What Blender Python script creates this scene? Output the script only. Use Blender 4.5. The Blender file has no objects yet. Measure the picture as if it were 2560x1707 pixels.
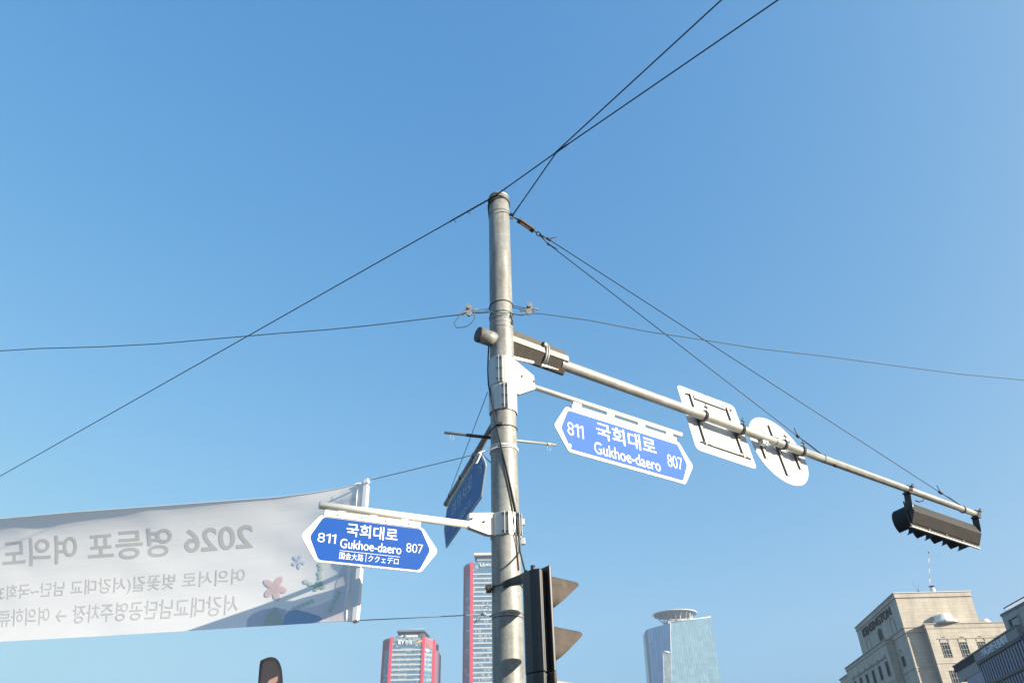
import bpy, bmesh, random
from math import *
from mathutils import Vector as V, Matrix
random.seed(7)
S = bpy.context.scene
COL = S.collection

# ------------------------------------------------------------------ camera
F_PX, CX, CY = 1850.0, 1280.0, 853.5          # focal length and centre in photograph pixels (2560 x 1707)
PITCH = radians(32.5)
ROLL = atan2(1280 - 1195, F_PX / tan(PITCH))
CAM = V((0, 0, 1.6))
FW = V((0, cos(PITCH), sin(PITCH)))
_r0, _u0 = V((1, 0, 0)), V((0, -sin(PITCH), cos(PITCH)))
RT = cos(ROLL) * _r0 - sin(ROLL) * _u0
UP = sin(ROLL) * _r0 + cos(ROLL) * _u0
cd = bpy.data.cameras.new('camera')
cd.sensor_width = 36; cd.lens = F_PX / 2560 * 36; cd.clip_start = 0.05; cd.clip_end = 9000
co = bpy.data.objects.new('camera', cd); COL.objects.link(co)
M = Matrix((RT, UP, -FW)).transposed().to_4x4(); M.translation = CAM
co.matrix_world = M
S.camera = co

# ------------------------------------------------------------------ light
SUN_AZ, SUN_EL = radians(118.0), radians(17.2)   # azimuth clockwise from +Y
w = bpy.data.worlds.new('World'); S.world = w; w.use_nodes = True
nt = w.node_tree
sky = nt.nodes.new('ShaderNodeTexSky'); sky.sky_type = 'NISHITA'; sky.sun_disc = False
sky.sun_elevation = SUN_EL; sky.sun_rotation = SUN_AZ
sky.air_density = 0.6; sky.dust_density = 5.5; sky.ozone_density = 3.0; sky.altitude = 40
EXPOSURE, SKY = 1.0, 0.15
bg = nt.nodes['Background']; bg.inputs['Strength'].default_value = SKY
# camera-like response of the clear sky: compress its range and deepen its blue, channel by channel
sp_ = nt.nodes.new('ShaderNodeSeparateColor'); cb_ = nt.nodes.new('ShaderNodeCombineColor')
nt.links.new(sky.outputs[0], sp_.inputs[0])
for i, (e, k) in enumerate(((1.30, 1.90), (0.72, 0.845), (0.36, 0.33))):
    pw = nt.nodes.new('ShaderNodeMath'); pw.operation = 'POWER'; pw.inputs[1].default_value = e
    ml = nt.nodes.new('ShaderNodeMath'); ml.operation = 'MULTIPLY'; ml.inputs[1].default_value = exp(k) * 0.1 ** e / (SKY * 2 ** EXPOSURE)
    nt.links.new(sp_.outputs[i], pw.inputs[0]); mn = nt.nodes.new('ShaderNodeMath'); mn.operation = 'MINIMUM'; mn.inputs[1].default_value = (0.60, 0.72, 0.84)[i] / (SKY * 2 ** EXPOSURE)
    nt.links.new(pw.outputs[0], ml.inputs[0]); nt.links.new(ml.outputs[0], mn.inputs[0]); nt.links.new(mn.outputs[0], cb_.inputs[i])
nt.links.new(cb_.outputs[0], bg.inputs[0])
sd = bpy.data.lights.new('sun', 'SUN'); sd.energy = 4.9; sd.angle = radians(0.5); sd.color = (1.0, 0.925, 0.77)
so = bpy.data.objects.new('sun', sd); COL.objects.link(so)
sdir = V((sin(SUN_AZ) * cos(SUN_EL), cos(SUN_AZ) * cos(SUN_EL), sin(SUN_EL)))
so.rotation_euler = sdir.to_track_quat('Z', 'Y').to_euler()
S.view_settings.view_transform = 'Standard'; S.view_settings.look = 'None'
S.view_settings.exposure = EXPOSURE; S.view_settings.gamma = 1.0
S.cycles.use_denoising = True

# ------------------------------------------------------------------ measuring helpers
def ray(u, v): return FW + RT * ((u - CX) / F_PX) - UP * ((v - CY) / F_PX)
def atY(u, v, y): d = ray(u, v); return CAM + d * (y / d.y)
def atZ(u, v, z): d = ray(u, v); return CAM + d * ((z - CAM.z) / d.z)
def onpl(u, v, P, n): d = ray(u, v); return CAM + d * ((P - CAM).dot(n) / d.dot(n))

class Fr:                                        # frame: X along an azimuth, Y up, N = X x Y
    def __init__(s, O, az, droop=0.0, tilt=0.0):
        a = radians(az); s.O = V(O)
        s.X = V((sin(a) * cos(droop), cos(a) * cos(droop), -sin(droop)))
        h = V((sin(a), cos(a), 0)); n = h.cross(V((0, 0, 1)))
        s.N = n * cos(tilt) + V((0, 0, 1)) * sin(tilt)
        s.Y = s.N.cross(s.X)
    def p(s, x, y, n=0): return s.O + s.X * x + s.Y * y + s.N * n
    def px(s, u, v, n=0):                         # photograph pixel -> (x, y) on the plane N = n
        q = onpl(u, v, s.O + s.N * n, s.N) - s.O
        return q.dot(s.X), q.dot(s.Y)
    def at(s, x, y, n=0):
        f = Fr.__new__(Fr); f.O = s.p(x, y, n); f.X, f.Y, f.N = s.X, s.Y, s.N; return f
def frame(O, X, Y):
    f = Fr.__new__(Fr); f.O = V(O); f.X = V(X).normalized(); f.N = f.X.cross(V(Y)).normalized(); f.Y = f.N.cross(f.X); return f

# ------------------------------------------------------------------ materials
def mat(name, col, rough=0.6, metal=0.0, var=0.0, scale=4.0, col2=None, bump=0.0, spec=0.5, trans=0.0, streak=None, coord='Object'):
    m = bpy.data.materials.new(name); m.use_nodes = True
    t = m.node_tree; b = t.nodes['Principled BSDF']
    b.inputs['Roughness'].default_value = rough; b.inputs['Metallic'].default_value = metal
    b.inputs['Specular IOR Level'].default_value = spec
    c = (*col, 1)
    b.inputs['Base Color'].default_value = c
    if var or col2 or bump:
        tc = t.nodes.new('ShaderNodeTexCoord'); mp = t.nodes.new('ShaderNodeMapping')
        t.links.new(tc.outputs[coord], mp.inputs[0])
        if streak: mp.inputs['Scale'].default_value = streak
        n = t.nodes.new('ShaderNodeTexNoise'); n.inputs['Scale'].default_value = scale
        n.inputs['Detail'].default_value = 7; n.inputs['Roughness'].default_value = 0.65
        t.links.new(mp.outputs[0], n.inputs['Vector'])
        r = t.nodes.new('ShaderNodeValToRGB')
        r.color_ramp.elements[0].position = 0.32; r.color_ramp.elements[1].position = 0.68
        lo = col2 if col2 else tuple(x * (1 - var) for x in col)
        r.color_ramp.elements[0].color = (*lo, 1)
        r.color_ramp.elements[1].color = (*tuple(min(1, x * (1 + var)) for x in col), 1)
        t.links.new(n.outputs['Fac'], r.inputs[0]); t.links.new(r.outputs[0], b.inputs['Base Color'])
        if bump:
            bp = t.nodes.new('ShaderNodeBump'); bp.inputs['Strength'].default_value = bump; bp.inputs['Distance'].default_value = 0.02
            t.links.new(n.outputs['Fac'], bp.inputs['Height']); t.links.new(bp.outputs[0], b.inputs['Normal'])
    return m

def galvanized():
    m = bpy.data.materials.new('galvanized_steel'); m.use_nodes = True
    t = m.node_tree; b = t.nodes['Principled BSDF']; b.inputs['Metallic'].default_value = 0.12
    tc = t.nodes.new('ShaderNodeTexCoord')
    v = t.nodes.new('ShaderNodeTexVoronoi'); v.inputs['Scale'].default_value = 38
    n = t.nodes.new('ShaderNodeTexNoise'); n.inputs['Scale'].default_value = 5; n.inputs['Detail'].default_value = 8; n.inputs['Roughness'].default_value = 0.7
    mp = t.nodes.new('ShaderNodeMapping'); mp.inputs['Scale'].default_value = (6, 6, 0.9)
    n2 = t.nodes.new('ShaderNodeTexNoise'); n2.inputs['Scale'].default_value = 3; n2.inputs['Detail'].default_value = 6
    for a in (v, n): t.links.new(tc.outputs['Object'], a.inputs['Vector'])
    t.links.new(tc.outputs['Object'], mp.inputs[0]); t.links.new(mp.outputs[0], n2.inputs['Vector'])
    r1 = t.nodes.new('ShaderNodeValToRGB'); e = r1.color_ramp.elements
    e[0].position = 0.3; e[0].color = (0.26, 0.262, 0.252, 1); e[1].position = 0.72; e[1].color = (0.355, 0.35, 0.325, 1)
    r2 = t.nodes.new('ShaderNodeValToRGB'); e = r2.color_ramp.elements
    e[0].position = 0.35; e[0].color = (0.74, 0.71, 0.66, 1); e[1].position = 0.6; e[1].color = (1, 1, 1, 1)
    r3 = t.nodes.new('ShaderNodeValToRGB'); e = r3.color_ramp.elements
    e[0].position = 0.0; e[0].color = (0.78, 0.78, 0.78, 1); e[1].position = 1.0; e[1].color = (1, 1, 1, 1)
    sp = t.nodes.new('ShaderNodeSeparateColor'); t.links.new(v.outputs['Color'], sp.inputs[0])
    t.links.new(sp.outputs[0], r3.inputs[0]); t.links.new(n.outputs['Fac'], r1.inputs[0]); t.links.new(n2.outputs['Fac'], r2.inputs[0])
    m1 = t.nodes.new('ShaderNodeMix'); m1.data_type = 'RGBA'; m1.blend_type = 'MULTIPLY'; m1.inputs[0].default_value = 1
    m2 = t.nodes.new('ShaderNodeMix'); m2.data_type = 'RGBA'; m2.blend_type = 'MULTIPLY'; m2.inputs[0].default_value = 1
    t.links.new(r1.outputs[0], m1.inputs[6]); t.links.new(r2.outputs[0], m1.inputs[7])
    t.links.new(m1.outputs[2], m2.inputs[6]); t.links.new(r3.outputs[0], m2.inputs[7])
    t.links.new(m2.outputs[2], b.inputs['Base Color'])
    rr = t.nodes.new('ShaderNodeMapRange'); rr.inputs[3].default_value = 0.38; rr.inputs[4].default_value = 0.62
    t.links.new(n.outputs['Fac'], rr.inputs[0]); t.links.new(rr.outputs[0], b.inputs['Roughness'])
    return m

def facade(name, glass, blind, cell_u, cell_v, mull, rough=0.12, pblind=0.45, spec=0.6):
    """curtain wall: u = metres along the wall, v = height; mullion lines and half-drawn blinds behind each pane"""
    m = bpy.data.materials.new(name); m.use_nodes = True
    t = m.node_tree; b = t.nodes['Principled BSDF']; b.inputs['Roughness'].default_value = rough; b.inputs['Specular IOR Level'].default_value = spec
    N = t.nodes.new; L = t.links.new
    def math(op, a, bb=None):
        x = N('ShaderNodeMath'); x.operation = op
        for i, q in enumerate((a, bb)):
            if q is None: continue
            if isinstance(q, (int, float)): x.inputs[i].default_value = q
            else: L(q, x.inputs[i])
        return x.outputs[0]
    uv = N('ShaderNodeUVMap'); uv.uv_map = 'UVMap'
    sp = N('ShaderNodeSeparateXYZ'); L(uv.outputs[0], sp.inputs[0])
    U = math('DIVIDE', sp.outputs[0], cell_u); Vv = math('DIVIDE', sp.outputs[1], cell_v)
    fu, fv = math('FRACT', U), math('FRACT', Vv); iu, iv = math('FLOOR', U), math('FLOOR', Vv)
    cb = N('ShaderNodeCombineXYZ'); L(iu, cb.inputs[0]); L(iv, cb.inputs[1])
    wn = N('ShaderNodeTexWhiteNoise'); wn.noise_dimensions = '2D'; L(cb.outputs[0], wn.inputs['Vector'])
    cb2 = N('ShaderNodeCombineXYZ'); L(math('FLOOR', math('DIVIDE', U, 5.0)), cb2.inputs[0]); L(iv, cb2.inputs[1])
    wn2 = N('ShaderNodeTexWhiteNoise'); wn2.noise_dimensions = '2D'; L(cb2.outputs[0], wn2.inputs['Vector'])
    drop = math('MULTIPLY', wn.outputs['Value'], 0.85)
    group = math('LESS_THAN', wn2.outputs['Value'], pblind)
    gap = math('MULTIPLY', math('GREATER_THAN', fu, 0.22), math('LESS_THAN', fu, 0.86))
    bl = math('MULTIPLY', math('MULTIPLY', math('GREATER_THAN', fv, math('SUBTRACT', 1.0, drop)), group), gap)
    noise = N('ShaderNodeTexNoise'); noise.inputs['Scale'].default_value = 0.05; noise.inputs['Detail'].default_value = 3
    L(uv.outputs[0], noise.inputs['Vector'])
    g = N('ShaderNodeMix'); g.data_type = 'RGBA'
    g.inputs[6].default_value = (*glass, 1); g.inputs[7].default_value = (*tuple(min(1, x * 1.7) for x in glass), 1)
    L(math('MULTIPLY', math('ADD', noise.outputs['Fac'], wn.outputs['Value']), 0.5), g.inputs[0])
    mx = N('ShaderNodeMix'); mx.data_type = 'RGBA'; L(bl, mx.inputs[0]); L(g.outputs[2], mx.inputs[6]); mx.inputs[7].default_value = (*blind, 1)
    my = N('ShaderNodeMix'); my.data_type = 'RGBA'; L(math('LESS_THAN', fu, 0.10), my.inputs[0]); L(mx.outputs[2], my.inputs[6]); my.inputs[7].default_value = (*mull, 1)
    L(my.outputs[2], b.inputs['Base Color'])
    return m

def stone(name, col, cell_u, cell_v, joint=0.6, rough=0.75):
    m = bpy.data.materials.new(name); m.use_nodes = True
    t = m.node_tree; b = t.nodes['Principled BSDF']; b.inputs['Roughness'].default_value = rough
    N = t.nodes.new; L = t.links.new
    uv = N('ShaderNodeUVMap'); uv.uv_map = 'UVMap'
    br = N('ShaderNodeTexBrick'); br.offset = 0.5; br.inputs['Scale'].default_value = 1.0
    br.inputs['Brick Width'].default_value = cell_u; br.inputs['Row Height'].default_value = cell_v
    br.inputs['Mortar Size'].default_value = 0.06; br.inputs['Mortar Smooth'].default_value = 0.2
    br.inputs['Color1'].default_value = (*col, 1); br.inputs['Color2'].default_value = (*tuple(x * 0.9 for x in col), 1)
    br.inputs['Mortar'].default_value = (*tuple(x * joint for x in col), 1)
    L(uv.outputs[0], br.inputs['Vector'])
    n = N('ShaderNodeTexNoise'); n.inputs['Scale'].default_value = 0.35; n.inputs['Detail'].default_value = 8
    mp = N('ShaderNodeMapping'); mp.inputs['Scale'].default_value = (1, 0.35, 1); L(uv.outputs[0], mp.inputs[0]); L(mp.outputs[0], n.inputs['Vector'])
    r = N('ShaderNodeValToRGB'); r.color_ramp.elements[0].position = 0.3; r.color_ramp.elements[0].color = (0.74, 0.73, 0.72, 1)  # random stone tone, strengthened to suggest streaks of reflected light
    r.color_ramp.elements[1].position = 0.65; r.color_ramp.elements[1].color = (1, 1, 1, 1); L(n.outputs['Fac'], r.inputs[0])
    x = N('ShaderNodeMix'); x.data_type = 'RGBA'; x.blend_type = 'MULTIPLY'; x.inputs[0].default_value = 1
    L(br.outputs['Color'], x.inputs[6]); L(r.outputs[0], x.inputs[7]); L(x.outputs[2], b.inputs['Base Color'])
    return m

def cloth(name, col, trans=0.45, wr=True):
    m = bpy.data.materials.new(name); m.use_nodes = True
    t = m.node_tree; t.nodes.clear(); N = t.nodes.new; L = t.links.new
    o = N('ShaderNodeOutputMaterial'); d = N('ShaderNodeBsdfDiffuse'); tr = N('ShaderNodeBsdfTranslucent'); x = N('ShaderNodeMixShader')
    x.inputs[0].default_value = trans
    d.inputs[0].default_value = (*col, 1); tr.inputs[0].default_value = (*col, 1)
    if wr:
        tc = N('ShaderNodeTexCoord'); n = N('ShaderNodeTexNoise'); n.inputs['Scale'].default_value = 3.0; n.inputs['Detail'].default_value = 3
        mp = N('ShaderNodeMapping'); mp.inputs['Scale'].default_value = (0.35, 0.35, 2.2)
        L(tc.outputs['Object'], mp.inputs[0]); L(mp.outputs[0], n.inputs['Vector'])
        bp = N('ShaderNodeBump'); bp.inputs['Strength'].default_value = 0.2; bp.inputs['Distance'].default_value = 0.03
        L(n.outputs['Fac'], bp.inputs['Height']); L(bp.outputs[0], d.inputs['Normal']); L(bp.outputs[0], tr.inputs['Normal'])
    L(d.outputs[0], x.inputs[1]); L(tr.outputs[0], x.inputs[2]); L(x.outputs[0], o.inputs[0])
    return m

G = galvanized()
MT = dict(
    alu=mat('anodised_aluminium', (0.52, 0.52, 0.50), 0.42, 0.25, 0.05, 6),
    cream=mat('painted_bracket', (0.70, 0.66, 0.58), 0.45, 0.1, 0.05, 5),
    cream2=mat('painted_arm', (0.72, 0.69, 0.62), 0.45, 0.1, 0.05, 5),
    sleeve=mat('weathered_root_steel', (0.40, 0.37, 0.315), 0.55, 0.1, 0.2, 12),
    dkarm=mat('weathered_grey_arm', (0.22, 0.21, 0.20), 0.55, 0.2, 0.12, 9),
    white=mat('white_sheet', (0.66, 0.66, 0.645), 0.55, 0, 0.10, 3.5, spec=0.3),
    blue_s=mat('shaded_blue_sheeting', (0.09, 0.18, 0.39), 0.6, 0, 0.1, 3, spec=0.15),  # edge-on sign: shade put into its blue, lettering and border colours
    pale_s=mat('shaded_pale_lettering', (0.52, 0.57, 0.62), 0.6, 0, 0.1, 9, spec=0.15),
    edge_s=mat('shaded_border', (0.40, 0.43, 0.46), 0.6, 0, 0.1, 9, spec=0.2),
    gap=mat('rail_edge_shade', (0.085, 0.070, 0.058), 0.8, 0, 0.25, 20),  # dark strips painting the shadow lines along the rail channels
    blue=mat('blue_sheeting', (0.004, 0.062, 0.29), 0.6, 0, 0.06, 3, spec=0.15),
    blue_f=mat('faded_blue_sheeting', (0.05, 0.128, 0.45), 0.65, 0, 0.08, 2, spec=0.15),
    letter=mat('white_lettering', (0.80, 0.80, 0.80), 0.6, spec=0.2),
    dash=mat('fine_print_ink', (0.12, 0.11, 0.13), 0.6),
    brown=mat('brown_primer_and_shade', (0.055, 0.044, 0.036), 0.65, 0.1, 0.25, 14),
    black=mat('black_plastic', (0.022, 0.022, 0.024), 0.5, 0, 0.2, 10),
    house=mat('dark_signal_housing', (0.031, 0.026, 0.022), 0.5, 0, 0.22, 7, bump=0.05),
    housev=mat('black_signal_housing', (0.017, 0.0165, 0.0175), 0.45, 0, 0.2, 8, bump=0.05),
    visor=mat('dusty_signal_visor', (0.080, 0.063, 0.051), 0.75, 0, 0.3, 11, col2=(0.055, 0.043, 0.035), spec=0.3),
    visorb=mat('black_signal_visor', (0.012, 0.012, 0.014), 0.7),
    palevis=mat('pale_tan_visor', (0.42, 0.38, 0.33), 0.6, 0, 0.15, 9),  # lighter tan for the lowest visor
    wire=mat('black_cable', (0.018, 0.018, 0.02), 0.6),
    teal=mat('green_steel_wire', (0.03, 0.06, 0.065), 0.6),
    rust=mat('rusty_steel', (0.16, 0.085, 0.055), 0.75, 0.3, 0.3, 40),
    steel=mat('grey_steel', (0.32, 0.32, 0.31), 0.5, 0.5, 0.1, 20),
    darksteel=mat('dark_steel', (0.06, 0.058, 0.055), 0.55, 0.4, 0.2, 20),
    rope=mat('white_cord', (0.75, 0.75, 0.72), 0.8),
    greyrope=mat('grey_cord', (0.28, 0.30, 0.34), 0.8),
    tube=mat('white_batten', (0.8, 0.77, 0.74), 0.5),
    asphalt=mat('asphalt', (0.055, 0.055, 0.058), 0.9, 0, 0.25, 2.0),
    paving=mat('pavement_blocks', (0.085, 0.083, 0.08), 0.85, 0, 0.2, 3.0),
)

# ------------------------------------------------------------------ mesh building
class MB:
    def __init__(s): s.bm = bmesh.new(); s.uv = None
    def poly(s, pts, mi=0):
        vs = [s.bm.verts.new(p) for p in pts]
        f = s.bm.faces.new(vs); f.material_index = mi; return f
    def box(s, f, x0, x1, y0, y1, n0, n1, mi=0):
        c = [f.p(x, y, n) for n in (n0, n1) for y in (y0, y1) for x in (x0, x1)]
        vs = [s.bm.verts.new(p) for p in c]
        for q in ((0, 2, 3, 1), (4, 5, 7, 6), (0, 1, 5, 4), (2, 6, 7, 3), (0, 4, 6, 2), (1, 3, 7, 5)):
            s.bm.faces.new([vs[i] for i in q]).material_index = mi
        return s
    def prism(s, f, pts, n0, n1, mi=0):          # outline (x, y) extruded along N
        a = [s.bm.verts.new(f.p(x, y, n0)) for x, y in pts]; b = [s.bm.verts.new(f.p(x, y, n1)) for x, y in pts]
        s.bm.faces.new(a[::-1]).material_index = mi; s.bm.faces.new(b).material_index = mi
        for i in range(len(pts)):
            j = (i + 1) % len(pts); s.bm.faces.new((a[i], a[j], b[j], b[i])).material_index = mi
        return s
    def extr(s, f, prof, x0, x1, mi=0):          # profile (y, n) extruded along X
        a = [s.bm.verts.new(f.p(x0, y, n)) for y, n in prof]; b = [s.bm.verts.new(f.p(x1, y, n)) for y, n in prof]
        s.bm.faces.new(a[::-1]).material_index = mi; s.bm.faces.new(b).material_index = mi
        for i in range(len(prof)):
            j = (i + 1) % len(prof); s.bm.faces.new((a[i], a[j], b[j], b[i])).material_index = mi
        return s
    def tube(s, pts, r, seg=10, cap=True, mi=0):
        pts = [V(p) for p in pts]; n = len(pts)
        rs = r if isinstance(r, (list, tuple)) else [r] * n
        rings = []; prev = None
        for i, p in enumerate(pts):
            d = (pts[min(i + 1, n - 1)] - pts[max(i - 1, 0)]).normalized()
            if prev is None:
                a = d.cross(V((0, 0, 1)))
                if a.length < 1e-3: a = d.cross(V((1, 0, 0)))
                a.normalize()
            else:
                a = (prev - d * prev.dot(d)).normalized()
            prev = a; b = d.cross(a)
            rings.append([s.bm.verts.new(p + (a * cos(2 * pi * k / seg) + b * sin(2 * pi * k / seg)) * rs[i]) for k in range(seg)])
        for i in range(n - 1):
            for k in range(seg):
                l = (k + 1) % seg
                fc = s.bm.faces.new((rings[i][k], rings[i][l], rings[i + 1][l], rings[i + 1][k])); fc.smooth = True; fc.material_index = mi
        if cap:
            s.bm.faces.new(rings[0][::-1]).material_index = mi; s.bm.faces.new(rings[-1]).material_index = mi
        return s
    def ring(s, c, R, r, seg=40, nz=None, arc=(0, 2 * pi), mi=0):   # torus about a vertical axis
        full = abs(arc[1] - arc[0] - 2 * pi) < 1e-6
        n = seg
        pts = [V(c) + V((cos(t), sin(t), 0)) * R for t in [arc[0] + (arc[1] - arc[0]) * i / n for i in range(n + (0 if full else 1))]]
        if full: pts = pts + [pts[0], pts[1]]
        s.tube(pts, r, 7, not full, mi); return s
    def walls(s, plan, z0, z1, cap=True, u0=0.0, top=None, mi=0):   # plan polygon (world xy), UVs in metres
        uvl = s.bm.loops.layers.uv.get('UVMap') or s.bm.loops.layers.uv.new('UVMap')
        n = len(plan); tp = top or plan
        z1s = z1 if isinstance(z1, (list, tuple)) else [z1] * n
        u = u0
        for i in range(n):
            j = (i + 1) % n
            L = hypot(plan[j][0] - plan[i][0], plan[j][1] - plan[i][1])
            vs = [s.bm.verts.new((*plan[i], z0)), s.bm.verts.new((*plan[j], z0)), s.bm.verts.new((*tp[j], z1s[j])), s.bm.verts.new((*tp[i], z1s[i]))]
            f = s.bm.faces.new(vs); f.material_index = mi
            for lp, q in zip(f.loops, ((u, z0), (u + L, z0), (u + L, z1s[j]), (u, z1s[i]))): lp[uvl].uv = q
            u += L
        if cap:
            f = s.bm.faces.new([s.bm.verts.new((*tp[i], z1s[i])) for i in range(n)]); f.material_index = mi
            f = s.bm.faces.new([s.bm.verts.new((*plan[i], z0)) for i in range(n)][::-1]); f.material_index = mi
        return s
    def build(s, name, m, parent=None, bevel=0.0, merge=False, smooth=False):
        if merge: bmesh.ops.remove_doubles(s.bm, verts=s.bm.verts, dist=1e-5)
        bmesh.ops.recalc_face_normals(s.bm, faces=s.bm.faces)
        me = bpy.data.meshes.new(name)
        off = parent_loc(parent) if parent else V((0, 0, 0))
        if parent: bmesh.ops.translate(s.bm, verts=s.bm.verts, vec=-off)
        s.bm.to_mesh(me); s.bm.free()
        for x in (m if isinstance(m, (list, tuple)) else [m]): me.materials.append(x)
        o = bpy.data.objects.new(name, me); COL.objects.link(o)
        if parent: o.parent = parent
        if bevel:
            b = o.modifiers.new('bevel', 'BEVEL'); b.width = bevel; b.segments = 2; b.limit_method = 'ANGLE'; b.angle_limit = radians(40)
        if smooth:
            for p in me.polygons: p.use_smooth = True
        return o
def parent_loc(o):
    l = V(o.location)
    while o.parent: o = o.parent; l += V(o.location)
    return l
def tag(o, label=None, cat=None, group=None, kind=None):
    if label: o['label'] = label
    if cat: o['category'] = cat
    if group: o['group'] = group
    if kind: o['kind'] = kind
    return o
def thing(name, loc, label, cat, group=None):
    o = bpy.data.objects.new(name, None); COL.objects.link(o); o.location = loc; o.empty_display_size = 0.2
    return tag(o, label, cat, group)

# lettering: outlines of the built-in typeface turned into flat mesh
def glyphs(body, bold=0.0, shear=0.0):
    c = bpy.data.curves.new('t', 'FONT'); c.body = body; c.offset = bold; c.shear = shear; c.resolution_u = 5; c.fill_mode = 'FRONT'
    o = bpy.data.objects.new('t', c); COL.objects.link(o)
    bpy.context.view_layer.update()
    me = o.evaluated_get(bpy.context.evaluated_depsgraph_get()).to_mesh()
    vs = [(v.co.x, v.co.y) for v in me.vertices]; fs = [tuple(p.vertices) for p in me.polygons]
    bpy.data.objects.remove(o); bpy.data.curves.remove(c)
    return vs, fs
def text(mb, f, body, x0, x1, y0, y1, n, bold=0.012, depth=0.0, keep=False):
    vs, fs = glyphs(body, bold)
    ax, bx = min(v[0] for v in vs), max(v[0] for v in vs); ay, by = min(v[1] for v in vs), max(v[1] for v in vs)
    q = [(x0 + (x - ax) / (bx - ax) * (x1 - x0), y0 + (y - ay) / (by - ay) * (y1 - y0)) for x, y in vs]
    a = [mb.bm.verts.new(f.p(x, y, n)) for x, y in q]
    fc = []
    for t in fs:
        try: fc.append(mb.bm.faces.new([a[i] for i in t]))
        except ValueError: pass
    if depth:
        r = bmesh.ops.extrude_face_region(mb.bm, geom=fc)
        bmesh.ops.translate(mb.bm, verts=[e for e in r['geom'] if isinstance(e, bmesh.types.BMVert)], vec=f.N * depth)
    return mb

def numeral(mb, f, body, x0, x1, y0, y1, n):
    """'811'-like house numbers: the ones drawn as stem and flag"""
    ws = [.40 if c != '1' else .24 for c in body]; gap = .075; tot = sum(ws) + gap * (len(body) - 1); x = x0; k = (x1 - x0) / tot
    for c, w_ in zip(body, ws):
        a, b_ = x, x + w_ * k; x = b_ + gap * k; h = y1 - y0; st = .085 * k
        if c == '1':
            mb.poly([f.p(*q, n) for q in ((b_ - st, y0), (b_, y0), (b_, y1), (b_ - st * .9, y1), (a, y1 - h * .16), (a, y1 - h * .27), (b_ - st, y1 - h * .185))])
        else: text(mb, f, c, a, b_, y0, y1, n, -.010)
def rounded(pts, r, seg=5):
    out = []; n = len(pts)
    rs = r if isinstance(r, (list, tuple)) else [r] * n
    for i in range(n):
        p, a, b = V((*pts[i], 0)), V((*pts[i - 1], 0)), V((*pts[(i + 1) % n], 0))
        da, db = (a - p).normalized(), (b - p).normalized()
        ang = da.angle(db); t = rs[i] / tan(ang / 2)
        t = min(t, (a - p).length * 0.45, (b - p).length * 0.45)
        q0, q1 = p + da * t, p + db * t
        for k in range(seg + 1):
            s = k / seg
            q = q0 * (1 - s) ** 2 + p * 2 * s * (1 - s) + q1 * s * s
            out.append((q.x, q.y))
    return out

# ------------------------------------------------------------------ setting: ground, road
g = MB(); g.box(Fr((0, 0, 0), 90), -4000, 4000, 0, 0.004, -4000, 4000); 
ground = tag(g.build('ground', MT['paving']), kind='structure')
g = MB(); g.poly([(-60, 14, .008), (60, 60, .008), (60, 40, .008), (-60, -6, .008)]); 
tag(g.build('road', MT['asphalt']), kind='structure')
g = MB(); g.poly([(-3.6, 40, .012), (3.5, 40, .012), (3.5, 900, .012), (-3.6, 900, .012)])
tag(g.build('side_road', MT['asphalt']), kind='structure')

# ------------------------------------------------------------------ signal pole with its mast arm
PX, PY = -0.115, 7.0
pole = thing('signal_pole', (PX, PY, 0), 'tall grey galvanized steel signal pole with a long tapering mast arm', 'pole')
def rad(z): return 0.1275 + (8.42 - z) * 0.0024
mb = MB(); zs = [0, 1, 2, 3.06, 4, 5, 6.18, 7.2, 8.21]
mb.tube([(PX, PY, z) for z in zs], [rad(z) for z in zs], 56); mb.build('shaft', G, pole)
mb = MB(); mb.tube([(PX, PY, 8.20), (PX, PY, 8.235), (PX, PY, 8.25), (PX, PY, 8.26)], [.131, .131, .115, .06], 48); mb.build('top_cap', MT['steel'], pole)
for z, r, m in ((8.17, .004, 'steel'), (6.20, .0045, 'steel'), (6.26, .003, 'steel'), (3.12, .006, 'steel'), (3.085, .004, 'darksteel')):
    mb = MB(); mb.ring((PX, PY, z), rad(z) + .001, r); mb.build('weld_seam', MT[m], pole)
mb = MB(); mb.tube([(PX, PY, 0.0), (PX, PY, .03)], [.27, .27], 32); mb.build('base_plate', MT['steel'], pole)

ROOT = V((PX, PY, 6.045)); ARM_AZ, DROOP = 57.0, atan2(0.447, 9.196)
A = Fr(ROOT, ARM_AZ, DROOP)
LEN = 9.22
mb = MB()
mb.tube([A.p(x, 0) for x in (0.80, .9, 2.6, 4.1, 5.0)], [.066, .0625, .061, .0605, .060], 28, cap=False)
mb.tube([A.p(x, 0) for x in (4.42, 4.43, 5.0, 6.5, 8.0, LEN)], [.058, .0575, .056, .053, .050, .047], 28)
arm = mb.build('mast_arm', mat('arm_steel', (0.38, 0.37, 0.335), 0.5, 0.2, 0.16, 5, col2=(0.28, 0.265, 0.23)), pole)
mb = MB(); mb.tube([A.p(4.40, 0), A.p(4.425, 0)], [.066, .066], 28); mb.build('sleeve_joint', MT['steel'], arm)
# stub on the far end of the arm socket, rusty cap
mb = MB(); mb.tube([A.p(-.30, 0), A.p(-.05, 0)], [.088, .088], 32); stub = mb.build('arm_stub', G, pole)
mb = MB(); mb.tube([A.p(-.312, 0), A.p(-.30, 0)], [.084, .090], 32); mb.build('end_cap', MT['darksteel'], stub)
mb = MB(); mb.tube([A.p(-.298, 0), A.p(-.285, 0)], [.0892, .0892], 32, cap=False); mb.build('rust_rim', MT['rust'], stub)
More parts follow.
